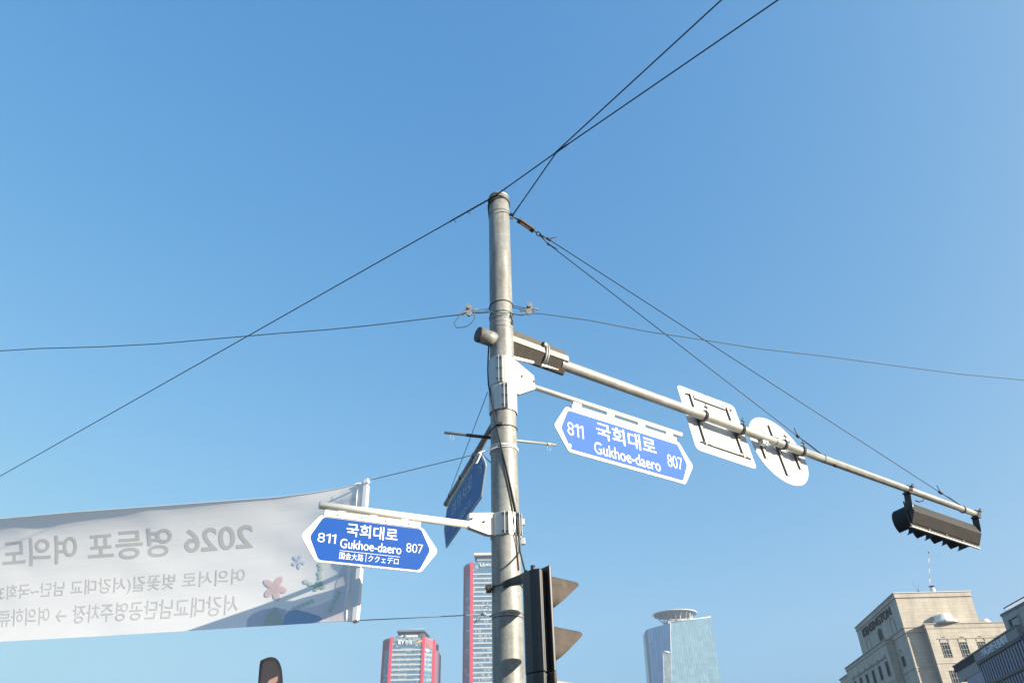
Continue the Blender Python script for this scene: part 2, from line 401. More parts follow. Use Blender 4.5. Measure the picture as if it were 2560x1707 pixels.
# reinforced root: fin above, channel below, ring clamp
mb = MB(); mb.prism(A, [(.10, .112), (.10, .225), (.86, .195), (.885, .155), (.885, .112)], -.012, .012); mb.build('root_fin', MT['brown'], arm)
mb = MB(); mb.extr(A, [(.112, -.05), (.112, .05), (.100, .066), (.022, .080), (.010, .05), (.010, -.05)], .10, .875); mb.build('root_sleeve', MT['sleeve'], arm, bevel=.004)
mb = MB(); mb.extr(A, [(.008, -.05), (.008, .072), (-.115, -.015), (-.115, -.05)], .10, .86); mb.build('root_underside', MT['brown'], arm)  # faces down; its shade is put into the dark brown colour
mb = MB(); mb.prism(A, [(.10, -.128), (.43, -.095), (.43, -.122), (.10, -.165)], -.03, .005); mb.build('root_flange', MT['cream'], arm)
mb = MB(); mb.prism(A, [(.54, -.086), (.80, -.060), (.77, -.092), (.54, -.118)], -.03, .005); mb.build('root_flange', MT['cream'], arm)
mb = MB()
for dx in (0, .028):
    pts = [A.p(.555 + dx, .062 + .14 * sin(t), .085 * cos(t)) for t in [2 * pi * i / 28 for i in range(29)]]
    mb.tube(pts, .013, 8, False)
mb.tube([A.p(.53, .12, .06), A.p(.53, .12, .105)], .018, 10)
mb.build('ring_clamp', MT['steel'], arm)
mb = MB(); mb.tube([A.p(5.62, -.045, .02), A.p(5.62, -.075, .03)], .022, 10); mb.build('cable_gland', MT['black'], arm)
mb = MB(); mb.tube([A.p(LEN - .004, 0), A.p(LEN + .012, 0)], [.050, .050], 24); mb.build('end_cap', MT['steel'], arm)

# wire ties round the pole (each its own part)
def band(z, m, r=.005, n=1, tilt=0.0, name='wire_band'):
    mb = MB()
    for k in range(n):
        R = rad(z) + r
        pts = [V((PX + R * cos(t), PY + R * sin(t), z + k * .016 + tilt * cos(t + .6 + k * .9))) for t in [2 * pi * i / 48 for i in range(49)]]
        mb.tube(pts, r, 6, False)
    return mb.build(name, MT[m], pole)
band(8.10, 'wire', .006, 3, .035); band(7.93, 'greyrope', .004, 1, .02); band(6.53, 'wire', .005, 1, .015)
band(6.39, 'teal', .004, 1, .012); band(6.33, 'greyrope', .003, 1, -.02)
b = band(4.955, 'darksteel', .005, 1, .012)
mb = MB(); q = V((PX - .045, PY - rad(4.95) - .012, 4.975)); mb.box(Fr(q, 90), -.035, .035, -.013, .013, -.008, .012); mb.build('band_buckle', MT['darksteel'], pole)
band(4.715, 'rope', .006, 3, .012, 'cord_band')
band(3.355, 'darksteel', .005, 1, .012)

# ------------------------------------------------------------------ street name signs
def bolt(mb, p, n, r=.011, h=.014): mb.tube([p, p + n * h], r, 8)

def hex_sign(sg, f, O, I, texts, blue, tabs, rail, arm_x, arm_y, arm_r, arm_m, rail_m, n0=0.0, extra=None, border='white', screws=True, round_arm=True, letter='letter'):
    """O / I: (left tip, left corner, right corner, right tip, top, bottom, tip y) of the sheet and of its blue field"""
    def outline(q, r):
        l, lc, rc, rt, t, bt, ty = q
        return rounded([(l, ty), (lc, bt), (rc, bt), (rt, ty), (rc, t), (lc, t)], r, 6)
    o = outline(O, [.05, .06, .06, .05, .06, .06]); i = outline(I, [.06, .05, .05, .06, .05, .05])
    mb = MB(); mb.prism(f, o, n0 - .012, n0 + .0); panel = mb.build('panel', MT[border], sg)
    mb = MB(); mb.poly([f.p(x, y, n0 + .003) for x, y in i]); mb.build('blue_field', MT[blue], panel)
    mb = MB()
    for t in texts:
        if t[0].isdigit(): numeral(mb, f, *t[:5], n0 + .006)
        else: text(mb, f, *t[:5], n0 + .006, t[5] if len(t) > 5 else .004)
    if extra: extra(mb)
    mb.build('lettering', MT[letter], panel)
    mb = MB(); x, yb, w_ = I[1] + .02, O[5] + .003, I[2] - I[1] - .04
    while x < I[1] + .02 + w_:
        d = random.uniform(.008, .03); h = random.uniform(.003, .006)
        if random.random() < .8: mb.poly([f.p(x, yb + .001, n0 + .003), f.p(x + d, yb + .001, n0 + .003), f.p(x + d, yb + h, n0 + .003), f.p(x, yb + h, n0 + .003)])
        x += d + random.uniform(.004, .02)
    mb.build('fine_print', MT['dash'], panel)
    mb = MB(); x0, x1, y0, y1 = rail
    mb.extr(f, [(y0, n0 - .022), (y0, n0 + .010), (y1 - .010, n0 + .010), (y1 - .008, n0 + .016), (y1, n0 + .016), (y1, n0 - .022)], x0, x1)
    r_ = mb.build('hanger_rail', MT[rail_m], sg, bevel=.0015)
    if screws:
        mb = MB()
        for k in range(4):
            mb = MB(); bolt(mb, f.p(x0 + (x1 - x0) * (.13 + .247 * k), (y0 + y1) / 2 - .004, n0 + .010), f.N, .007, .006); mb.build('rail_screw', MT['darksteel'], r_)
    for tx in tabs:
        mb = MB(); mb.box(f, tx - .035 * (x1 - x0) / .9 * .9, tx + .035 * (x1 - x0) / .9 * .9, y1, arm_y - arm_r * .7, n0 - .014, n0 + .012); mb.build('hanger_tab', MT[rail_m], sg, bevel=.002)
    mb = MB()
    if round_arm: mb.tube([f.p(arm_x[0], arm_y, 0), f.p(arm_x[1], arm_y, 0)], arm_r, 20)
    else: mb.box(f, min(arm_x), max(arm_x), arm_y - arm_r, arm_y + arm_r, -arm_r * .8, arm_r * .8)
    a = mb.build('arm', MT[arm_m], sg, bevel=0 if round_arm else .012)
    mb = MB()
    return panel

def sleeve(sg, z0, z1, r, m, azs, name='pole_clamp'):
    """folded sheet clamp round the pole, with a bolted flange at each azimuth in azs"""
    mb = MB(); n = 14
    pl = [(PX + r * sin(2 * pi * i / n + .2), PY + r * cos(2 * pi * i / n + .2)) for i in range(n)]
    inn = [(PX + (r - .006) * sin(2 * pi * i / n + .2), PY + (r - .006) * cos(2 * pi * i / n + .2)) for i in range(n)]
    for i in range(n):
        j = (i + 1) % n
        for (a, b_, za, zb) in ((pl, pl, z0, z1),):
            mb.poly([(*pl[i], z0), (*pl[j], z0), (*pl[j], z1), (*pl[i], z1)])
        mb.poly([(*pl[i], z1), (*pl[j], z1), (*inn[j], z1), (*inn[i], z1)]); mb.poly([(*pl[i], z0), (*pl[j], z0), (*inn[j], z0), (*inn[i], z0)])
    c = mb.build(name, MT[m], sg, merge=True, bevel=.003)
    for az in azs:
        a = radians(az); d = V((sin(a), cos(a), 0)); t = V((d.y, -d.x, 0))
        for s_ in (-1, 1):
            mb = MB(); ff = frame(V((PX, PY, 0)) + t * (.019 * s_), d, (0, 0, 1)); mb.box(ff, r - .012, r + .026, z0 + .004, z1 - .004, -.004, .004)
            mb.build('clamp_flange', MT[m], c)
        mb = MB(); ff = frame(V((PX, PY, 0)), d, (0, 0, 1)); mb.box(ff, r - .012, r + .003, z0 + .004, z1 - .004, -.0145, .0145); mb.build('flange_gap', MT['steel'], c)
        k = 3 if z1 - z0 > .25 else 2
        for q in range(k):
            z = z0 + (z1 - z0) * (.12 + .76 * q / (k - 1)); p = V((PX, PY, z)) + d * (r + .014)
            mb = MB(); mb.tube([p - t * .028, p + t * .046], .005, 6); mb.tube([p + t * .024, p + t * .033], .010, 6)
            mb.build('flange_bolt', MT['darksteel'], c)
    return c

def bracket(sg, f, pts, n, m, bolts):
    mb = MB(); mb.prism(f, pts, -n, n); b = mb.build('arm_bracket', MT[m], sg, bevel=.004)
    for x, y in bolts:
        mb = MB(); bolt(mb, f.p(x, y, n), f.N, .012, .018); mb.build('bracket_bolt', MT['darksteel'], b)

# 1: low sign reaching left towards the camera
sg = thing('street_name_sign', (PX, PY, 3.93), 'deep blue street name sign with a small Chinese line, in front of the banner', 'street sign', 'street name signs on the signal pole')
f = Fr((PX, PY, 3.93), -116.6 + 180)
def lines1(mb):
    n = .006
    mb.poly([f.p(-1.585, -.392, n), f.p(-1.045, -.392, n), f.p(-1.045, -.3955, n), f.p(-1.585, -.3955, n)])
    mb.poly([f.p(-1.352, -.396, n), f.p(-1.348, -.396, n), f.p(-1.348, -.468, n), f.p(-1.352, -.468, n)])
hex_sign(sg, f, (-1.925, -1.775, -.842, -.684, -.103, -.508, -.302), (-1.848, -1.752, -.858, -.762, -.119, -.491, -.302),
         [('811', -1.782, -1.626, -.341, -.261), ('국회대로', -1.542, -1.078, -.262, -.145, .012), ('Gukhoe-daero', -1.585, -1.036, -.370, -.289, .004),
          ('国会大路', -1.582, -1.372, -.466, -.406, .0), ('ククェデロ', -1.330, -1.056, -.463, -.404, .0), ('807', -.99, -.834, -.342, -.262)],
         'blue', (-1.60, -1.31, -1.02), (-1.75, -.866, -.112, -.060), (-1.80, -.36), -.018, .034, 'cream2', 'cream', extra=lines1)
bracket(sg, f, [(-.392, .085), (-.12, .125), (-.12, -.10), (-.20, -.10), (-.392, -.055)], .035, 'cream', [(-.372, .03), (-.245, .016)])
sleeve(sg, 3.82, 4.045, rad(3.9) + .012, 'alu', (175, 122))
for zz in (3.80, 3.99):
    mb = MB(); mb.box(Fr((PX, PY, zz), 90), .145, .185, -.03, .03, -.05, -.01); mb.build('clamp_ear', MT['alu'], sg, bevel=.003)

# 2: sign reaching right under the mast arm
sg = thing('street_name_sign', (PX, PY, 5.6), 'paler faded blue street name sign hanging under the mast arm right of the pole', 'street sign', 'street name signs on the signal pole')
f = Fr((PX, PY, 5.6), 54.1)
hex_sign(sg, f, (.682, .872, 2.69, 2.887, -.112, -.672, -.392), (.783, .90, 2.655, 2.775, -.152, -.632, -.40),
         [('811', .868, 1.10, -.463, -.302), ('국회대로', 1.30, 2.25, -.395, -.185, .012), ('Gukhoe-daero', 1.244, 2.285, -.600, -.452, .004), ('807', 2.425, 2.685, -.495, -.332)],
         'blue_f', (1.04, 1.55, 2.05, 2.53), (.955, 2.645, -.118, -.066), (.36, 2.75), .006, .031, 'cream2', 'white', screws=False)
mb = MB()
mb.tube([f.p(.885, -.595, .003), f.p(.885, -.595, .008)], .022, 12); mb.build('lock_badge', MT['alu'], sg)
bracket(sg, f, [(.12, .262), (.17, .245), (.408, .130), (.418, -.035), (.20, -.165), (.12, -.165)], .035, 'white', [(.235, .068), (.40, .055)])
sleeve(sg, 5.46, 5.80, rad(5.6) + .012, 'alu', (186,))
sleeve(sg, 5.15, 5.452, rad(5.3) + .016, 'alu', (168,))

# 3: sign running away behind the pole, seen nearly edge on
sg = thing('street_name_sign', (PX, PY, 5.22), 'dark shaded blue street name sign seen nearly edge on, behind the pole', 'street sign', 'street name signs on the signal pole')
f = Fr((PX, PY, 5.22), 180 - 17.1)
hex_sign(sg, f, (-3.03, -2.87, -.96, -.73, -.085, -.635, -.33), (-2.96, -2.83, -1.0, -.80, -.115, -.605, -.33),
         [('여의서로', -2.50, -1.36, -.37, -.165, .0), ('Yeouiseo-ro', -2.42, -1.42, -.56, -.43, .0), ('78', -1.09, -.90, -.345, -.22), ('73', -2.87, -2.70, -.42, -.30)],
         'blue_s', (-2.6, -1.95, -1.25), (-2.78, -1.02, -.090, -.060), (-2.93, -.12), 0, .036, 'dkarm', 'alu', screws=False, letter='pale_s', border='edge_s')
for x in (-2.6, -1.95, -1.25):
    mb = MB(); mb.tube([f.p(x - .012, 0), f.p(x + .012, 0)], .042, 16); mb.build('arm_collar', MT['darksteel'], sg)
mb = MB(); mb.tube([f.p(-2.72, .036), f.p(-2.72, .075)], .012, 8); mb.build('stay_eye', MT['darksteel'], sg)

# ------------------------------------------------------------------ sign plates seen from behind on the mast arm
d0 = A.X
def channel(mb, f, x, y0, y1, n0, wd=.022):     # slotted vertical rail on the back of a plate
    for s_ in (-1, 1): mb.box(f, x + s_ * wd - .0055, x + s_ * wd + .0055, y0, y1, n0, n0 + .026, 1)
    mb.box(f, x - wd + .006, x + wd - .006, y0, y1, n0, n0 + .024)
def hchannel(mb, f, x0, x1, y, n0):
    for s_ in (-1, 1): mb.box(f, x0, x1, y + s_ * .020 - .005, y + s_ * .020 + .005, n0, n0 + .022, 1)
    mb.box(f, x0, x1, y - .0145, y + .0145, n0, n0 + .020)
def clampon(sg, x, f, n0):
    mb = MB(); r = .070
    pts = [A.p(x, r * sin(t), r * cos(t)) for t in [2 * pi * i / 24 for i in range(25)]]
    mb.tube(pts, .008, 6, False); pts = [p + A.X * .03 for p in pts]; mb.tube(pts, .006, 6, False)
    mb.tube([A.p(x + .015, .05, .055), A.p(x + .015, .155, .055)], .006, 6); mb.box(A.at(x + .015, .105, .055), -.028, .028, -.008, .008, -.012, .012)
    mb.box(A, x - .02, x + .05, -.04, .07, -.10, -.055)
    mb.build('arm_clamp', MT['darksteel'], sg)

rs = thing('road_sign', A.p(3.55, 0, -.14), 'white back of the square rounded road sign on the mast arm', 'road sign')
k6 = 400 / 1960
def m6(x, y): return 1660 + x * k6, 920 + y * k6
cs = [Fr(A.p(3.55, 0, -.12), 57, DROOP, radians(11)).px(*m6(x, y)) for x, y in ((165, 190), (870, 465), (1130, 1240), (385, 970))]
fR = Fr(A.p(3.55, 0, -.12), 57, DROOP, radians(11))
xl = (cs[0][0] + cs[3][0]) / 2; xr = (cs[1][0] + cs[2][0]) / 2; yt = (cs[0][1] + cs[1][1]) / 2; yb = (cs[2][1] + cs[3][1]) / 2
mb = MB(); mb.prism(fR, rounded([(xl, yb), (xr + .02, yb), (xr + .02, yt), (xl, yt)], .08, 6), -.016, -.012); plate = mb.build('plate', MT['white'], rs)
a1, a2 = fR.px(*m6(350, 410))[0], fR.px(*m6(810, 590))[0]
hgt = yt - yb
for x in (a1, a2):
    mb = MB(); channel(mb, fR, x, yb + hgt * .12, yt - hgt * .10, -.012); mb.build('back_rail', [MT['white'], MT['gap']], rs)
for y in (yt - hgt * .135, yb + hgt * .145):
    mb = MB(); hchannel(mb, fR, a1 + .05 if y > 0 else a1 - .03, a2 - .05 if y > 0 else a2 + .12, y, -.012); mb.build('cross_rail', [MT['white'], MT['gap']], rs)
for x in (a1, a2):
    for y in (yb + hgt * .135, yt - hgt * .12):
        for dx in (-.07, .055): mb = MB(); mb.box(fR.at(x + dx, y), -.028, .028, -.006, .006, -.012, .010); mb.build('rail_clip', MT['darksteel'], rs)
print('plate', xl, xr, yb, yt, a1, a2)
for px in ((480, 590), (940, 770)): clampon(rs, A.px(*m6(*px))[0], fR, 0)

rd = thing('road_sign', A.p(4.78, 0, -.14), 'white back of the round road sign with three upright rails on the mast arm', 'road sign')
fC = Fr(A.p(4.78, 0, -.14), 57, DROOP, radians(10))
ext = [fC.px(*m6(x, y)) for x, y in ((1190, 603), (1045, 720), (1650, 1428), (1778, 1290), (1060, 850), (1745, 1110), (1250, 1170), (1330, 645))]
cx_ = sum(e[0] for e in ext[:4]) / 4; cy_ = sum(e[1] for e in ext[:4]) / 4
R_ = sum(hypot(e[0] - cx_, e[1] - cy_) for e in ext) / len(ext)
print('round', cx_, cy_, R_, [round(hypot(e[0] - cx_, e[1] - cy_), 3) for e in ext])
mb = MB(); mb.prism(fC, [(cx_ + R_ * cos(2 * pi * i / 72), cy_ + R_ * sin(2 * pi * i / 72)) for i in range(72)], -.016, -.012); mb.build('plate', MT['white'], rd)
for (t, bt) in (((1130, 770), (1260, 1110)), ((1290, 705), (1525, 1320)), ((1550, 900), (1680, 1240))):
    (xa, ya), (xb, yb2) = fC.px(*m6(*t)), fC.px(*m6(*bt)); x = (xa + xb) / 2
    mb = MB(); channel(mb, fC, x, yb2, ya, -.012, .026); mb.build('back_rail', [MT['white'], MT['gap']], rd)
mb = MB()
for s_ in (1, -1):
    pts = [fC.p(cx_ + x, cy_ + s_ * y, -.011) for x, y in ((-.28, .44), (-.05, .30), (.2, .17), (.44, .08))]
    if s_ > 0: mb.tube(pts, .0025, 5)
mb.build('back_wire', MT['darksteel'], rd)
for px in ((1460, 960), (1680, 1030)): clampon(rd, A.px(*m6(*px))[0], fC, 0)
mb = MB(); x = A.px(*m6(1230, 930))[0]; mb.box(A, x - .05, x + .03, -.11, -.062, -.05, .03); mb.tube([A.p(x + .02, -.085, .03), A.p(x + .02, -.085, .045)], .018, 8); mb.build('arm_clamp', MT['alu'], rd)

# ------------------------------------------------------------------ traffic signals
def visor(f, R, L, arc, back=0.0, cut=None, droop=0.06, th=.004, seg=36):
    """shell round the axis f.N; arc in degrees either side of the top; cut: length left at the bottom"""
    mb = MB(); a0 = radians(arc); rows = []
    for i in range(seg + 1):
        t = -a0 + 2 * a0 * i / seg; x, y = R * sin(t), R * cos(t)
        if cut is not None: x, y = copysign(abs(sin(t)) ** .62, x) * R * .93, copysign(abs(cos(t)) ** .62, y) * R * .97
        l = L
        if cut is not None:
            k = min(1, max(0, (y + R) / (2 * R - .045))); l = cut + (L - cut) * k
        rows.append([(x, y), l])
    def v(x, y, l, s_): return f.p(x * s_, y * s_ - l * droop, back + l)
    for i in range(seg):
        (p, lp), (q, lq) = rows[i], rows[i + 1]
        for s_ in (1, 1 - th / R):
            fc = mb.poly([v(*p, 0, s_), v(*q, 0, s_), v(*q, lq, s_), v(*p, lp, s_)]); fc.smooth = True
        mb.poly([v(*p, lp, 1), v(*q, lq, 1), v(*q, lq, 1 - th / R), v(*p, lp, 1 - th / R)])
    return mb

# horizontal four-lamp signal on the arm's end, seen from behind
hs = thing('traffic_signal', A.p(8.3, -.33), 'dark horizontal four-lamp traffic signal hanging from the tip of the mast arm', 'traffic light')
x0, x1 = 7.40, 9.20
mb = MB(); prof = [(-.165, -.10), (-.18, -.062), (-.335, .0), (-.495, -.085), (-.51, -.10)]
mb.extr(A, prof[::-1], x0, x1); hb = mb.build('housing', MT['house'], hs, bevel=.008)
mb = MB(); mb.box(A, x0 - .01, x1 + .01, -.535, -.15, -.135, -.108); mb.build('door_frame', MT['house'], hs, bevel=.004)
mb = MB(); mb.box(A, x0 - .01, x1 + .0, -.562, -.546, -.135, -.10); mb.build('lower_trim', MT['cream'], hs)
mb = MB(); mb.box(A.at(7.47, -.235, -.048), -.012, .012, -.06, .03, .0, .012); mb.build('label_plate', MT['letter'], hs)
for k in range(3):
    x = x0 + (x1 - x0) * (k + 1) / 4
    mb = MB(); mb.box(A, x - .03, x + .03, -.546, -.50, -.112, -.094); mb.build('door_latch', MT['darksteel'], hs, bevel=.003)
for k in range(4):
    xc = x0 + (x1 - x0) * (k + .5) / 4
    lf = frame(A.p(xc, -.345, -.135), -A.X, A.Y)           # N points to the traffic side
    visor(lf, .198, .27, 152, 0, None, .10).build('visor', MT['visorb'], hs)
    mb = MB(); mb.prism(lf, [(.15 * cos(2 * pi * i / 28), .15 * sin(2 * pi * i / 28)) for i in range(28)], 0, .012); mb.build('lens', MT['black'], hs)
for x, sgn in ((x0 - .016, -1), (x1 + .016, 1)):
    he = frame(A.p(x, 0, 0), A.N, A.Y)                    # X = N of the arm, plate faces along the arm
    mb = MB(); mb.prism(he, rounded([(-.115, -.31), (-.005, -.31), (.035, -.03), (-.075, -.03)], [.05, .05, .008, .008]), -.004, .004)
    mb.box(A, x - .05, x + .05, -.072, -.052, -.075, .05)
    br = mb.build('hanger', MT['darksteel'], hs)
    mb = MB()
    for dx in (-.02, .03): mb.tube([A.p(x + dx, .060 * sin(t), .060 * cos(t)) for t in [2 * pi * i / 20 for i in range(21)]], .007, 6, False)
    for dx in (.045, .075): mb.tube([A.p(x + dx, .03, .05), A.p(x + dx + .02, .09, .06)], .008, 6)
    mb.box(A, x + .03, x + .10, .040, .056, .03, .07)
    mb.build('u_bolt', MT['darksteel'], br)
    mb = MB(); mb.prism(he.at(-.03, -.14, -.006), [(.016 * cos(2 * pi * i / 12), .028 * sin(2 * pi * i / 12)) for i in range(12)], -.001, .001); mb.build('slot', MT['cream'], br)
    mb = MB(); mb.tube([A.p(x - .02, -.27, -.06), A.p(x + .02, -.27, -.06)], .022, 12); mb.build('pivot_bolt', MT['black'], br)
mb = MB(); mb.tube([A.p(7.47, -.17, .02), A.p(7.52, -.19, .05), A.p(7.62, -.15, .06), A.p(7.72, -.07, .04)], .009, 8); mb.build('lead_cable', MT['wire'], hs)

# vertical three-lamp signal beside the pole, facing away to the right
K_ = .937
SIG = V((.118 * K_, 6.826 * K_, 1.6))
vs_ = thing('traffic_signal', V((SIG.x, SIG.y, 2.1)), 'black upright three-lamp traffic signal with brown dusty visors, bracketed beside the pole', 'traffic light')
fz = frame(SIG + V((0, 0, (3.0 - 1.6) * K_)), (sin(radians(57)), cos(radians(57)), 0), (0, 0, 1))   # X forward, Y up, N towards camera right
def oct_body(z0, z1, s=1.0, dx=0.0):
    mb = MB(); ff = frame(fz.p(dx, 0, 0), fz.X, -fz.N)   # X fwd, Y = -camera side, N up
    pts = [(.02, .15), (.02, .10), (.075, .10), (.075, -.10), (.02, -.10), (.02, -.132), (-.005, -.135), (-.03, -.10), (-.052, -.04), (-.052, .06), (-.03, .11), (0, .15)]
    mb.prism(frame(ff.O, ff.X, ff.Y), [(x * s * K_, y * s * K_) for x, y in pts], z0 * K_, z1 * K_); return mb
ht = .455
b = oct_body(-.40, ht).build('housing', MT['housev'], vs_, bevel=.006)
b2 = oct_body(-.86, -.404, .97).build('lower_housing', MT['housev'], vs_, bevel=.006)
for (z0, z1, m) in ((-.40, ht + .03, 'housev'), (-.86, -.404, 'visor')):
    mb = MB(); mb.box(fz, .077 * K_, .105 * K_, z0 * K_, z1 * K_, -.165 * K_, .165 * K_); mb.build('door_frame', MT[m], vs_, bevel=.006)
for k, z in enumerate((.275, -.16, -.595)):
    lf = frame(fz.p(.105 * K_, z * K_, 0), -fz.N, fz.Y); 
    if lf.N.dot(fz.X) < 0: lf = frame(fz.p(.105 * K_, z * K_, 0), fz.N, fz.Y)
    visor(lf, .155 * K_, .33 * K_, 168, 0, .03, .07).build('visor', MT['visor' if k < 2 else 'palevis'], vs_)
    mb = MB(); mb.prism(lf, [(.14 * cos(2 * pi * i / 28), .14 * sin(2 * pi * i / 28)) for i in range(28)], 0, .01); mb.build('lens', MT['black'], vs_)
mb = MB(); mb.tube([fz.p(.0, (ht - .01) * K_, .02), fz.p(.0, (ht + .05) * K_, .02)], .02, 10); mb.build('cable_gland', MT['black'], vs_)
# bracket from the pole's front face to the housing's top back edge
mb = MB()
z = 3.40; r = rad(z) + .004
prev = None
path = [(PX - .03, PY - r - .004, 3.355, .055), (PX + .02, PY - r - .012, 3.37, .065), (.0, 6.72, 3.36, .085), (.05, 6.56, 3.335, .10), (.075, 6.47, 3.33, .11)]
for x, y, zc, h in path:
    cur = [V((x, y, zc - h / 2)), V((x, y, zc + h / 2)), V((x, y + .03, zc + h / 2)), V((x, y + .03, zc - h / 2))]
    if prev:
        for i in range(4): mb.poly([prev[i], prev[(i + 1) % 4], cur[(i + 1) % 4], cur[i]])
    else: mb.poly(cur)
    prev = cur
mb.poly(prev[::-1]); mb.build('pole_bracket', MT['housev'], vs_, merge=True, bevel=.006)
mb = MB(); c = V((PX - rad(3.34) - .02, PY - .05, 3.345)); mb.box(Fr(c, 90), -.03, .02, -.035, .035, -.02, .03); mb.tube([c + V((-.02, -.03, 0)), c + V((-.02, -.065, 0))], .018, 10); mb.build('bracket_lug', MT['brown'], vs_, bevel=.004)

# ------------------------------------------------------------------ banner
BO, BAZ = V((-1.50, 7.20, 0)), -68.0
bn = thing('street_banner', (-1.5, 7.0, 3.0), 'white festival banner with lettering showing mirrored through its back, tied left of the signal pole', 'banner')
fb = Fr((BO.x, BO.y, 0), BAZ + 180)                 # X to the picture's right, N towards the camera
TOPX = [(913, 1201), (895, 1207), (850, 1219), (780, 1232), (700, 1243), (450, 1264), (220, 1283), (0, 1302)]
BOTX = [(893, 1551), (865, 1553), (798, 1557), (618, 1567), (456, 1577), (220, 1591), (0, 1603)]
LEAN = .55
top = [fb.px(*p, -LEAN / 2) for p in TOPX]; bot = [fb.px(*p, LEAN / 2) for p in BOTX]
for L_ in (top, bot):
    (xa, ya), (xb, yb3) = L_[-2], L_[-1]; L_.append((xb - 3.4, yb3 + (yb3 - ya) / (xb - xa) * -3.4 * .55))
def interp(L_, x):
    L2 = sorted(L_)
    if x <= L2[0][0]: return L2[0][1]
    for (xa, ya), (xb, yb3) in zip(L2, L2[1:]):
        if x <= xb:
            t = (x - xa) / (xb - xa); return ya + (yb3 - ya) * t
    return L2[-1][1]
SH = top[1][0] - bot[1][0]
top = [(x - SH / 2, y) for x, y in top]; bot = [(x + SH / 2, y) for x, y in bot]
XR = bot[1][0]; XL = max(top[-1][0], bot[-1][0])
print('banner', XL, XR, top[1], bot[1])
def bulge(x, t):
    s = (XR - x) / (XR - XL)
    w_ = 1 - exp(-max(0, s) * 14)
    a = -(.10 * w_) * 4 * (t * (1 - t)) + LEAN * (t - .5) + .075 * min(1, max(0, s) * 1.8) * w_ * exp(-t / .085)
    rip = .012 * sin(9 * t + 2.2 * x) * exp(-max(0, s) * 5) + .006 * sin(23 * t + 5 * x) * exp(-s * 14) + .004 * sin(1.1 * x + 3 * t) + .0022 * sin(17 * t - 2.1 * x + 1.3 * sin(3 * x))
    fold = -.05 * exp(-((t) / .055) ** 2)
    return a + rip
def bpt(x, t, n=0.0):
    yt_, yb_ = interp(top, x), interp(bot, x)
    return fb.p(x + SH * (.5 - t), yt_ + (yb_ - yt_) * t, bulge(x, t) + n)
def bq(u, v):                                       # photograph pixel -> (x, t) on the hanging cloth
    x, y = fb.px(u, v)
    t = .5
    for _ in range(4):
        x, y = fb.px(u, v, bulge(x, t)); x -= SH * (.5 - t); yt_, yb_ = interp(top, x), interp(bot, x); t = (y - yt_) / (yb_ - yt_)
    return x, t
CL = cloth('banner_cloth', (0.93, 0.87, 0.825), .10)
NX, NT = 170, 56
mb = MB(); rows = []
for i in range(NX + 1):
    x = XR + (XL - XR) * (i / NX) ** 1.25
    rows.append([mb.bm.verts.new(bpt(x, j / NT)) for j in range(NT + 1)])
for i in range(NX):
    for j in range(NT):
        fc = mb.bm.faces.new((rows[i][j], rows[i][j + 1], rows[i + 1][j + 1], rows[i + 1][j])); fc.smooth = True
cl = mb.build('cloth', CL, bn)
# hems
hem = cloth('hem_cloth', (0.9, 0.9, 0.9), .3, False)
mb = MB(); mb.tube([bpt(XR + (XL - XR) * (i / 60) ** 1.2, 0) for i in range(61)], .007, 6); mb.build('top_hem', hem, bn)
mb = MB(); mb.tube([bpt(XR + .012, j / 20, .002) for j in range(21)], .006, 6); mb.build('side_hem', hem, bn)
# sleeve round the end batten
pt, pb = fb.px(919, 1199, -LEAN / 2), fb.px(891, 1553, LEAN / 2)
sx = lambda t: pt[0] + (pb[0] - pt[0]) * t
mb = MB(); n_ = 14; rr = []
for j in range(n_ + 1):
    t = j / n_; a = bpt(XR, t); b_ = fb.p(sx(t) - .03, interp(top, XR) + .03 + (pb[1] - interp(top, XR) - .03) * t, -.01 + LEAN * (t - .5))
    rr.append([mb.bm.verts.new(a.lerp(b_, k / 6) + fb.N * (-.012 * sin(pi * k / 6) + .004 * sin(j * 2.1 + k))) for k in range(7)])
for j in range(n_):
    for k in range(6): mb.bm.faces.new((rr[j][k], rr[j + 1][k], rr[j + 1][k + 1], rr[j][k + 1])).smooth = True
mb.build('end_sleeve', CL, bn)
mb = MB(); q0, q1 = fb.p(pt[0] - .01, pt[1], -LEAN / 2), fb.p(pb[0] - .01, pb[1], LEAN / 2)
ff = frame(q0, (q1 - q0), fb.X); mb.box(ff, 0, (q1 - q0).length, -.028, .028, -.024, .024); mb.build('end_batten', MT['tube'], bn, bevel=.006)
mb = MB(); mb.tube([fb.p(XL, interp(top, XL) + .05), fb.p(XL, interp(bot, XL) - .05)], .03, 10); mb.build('end_batten', MT['tube'], bn)

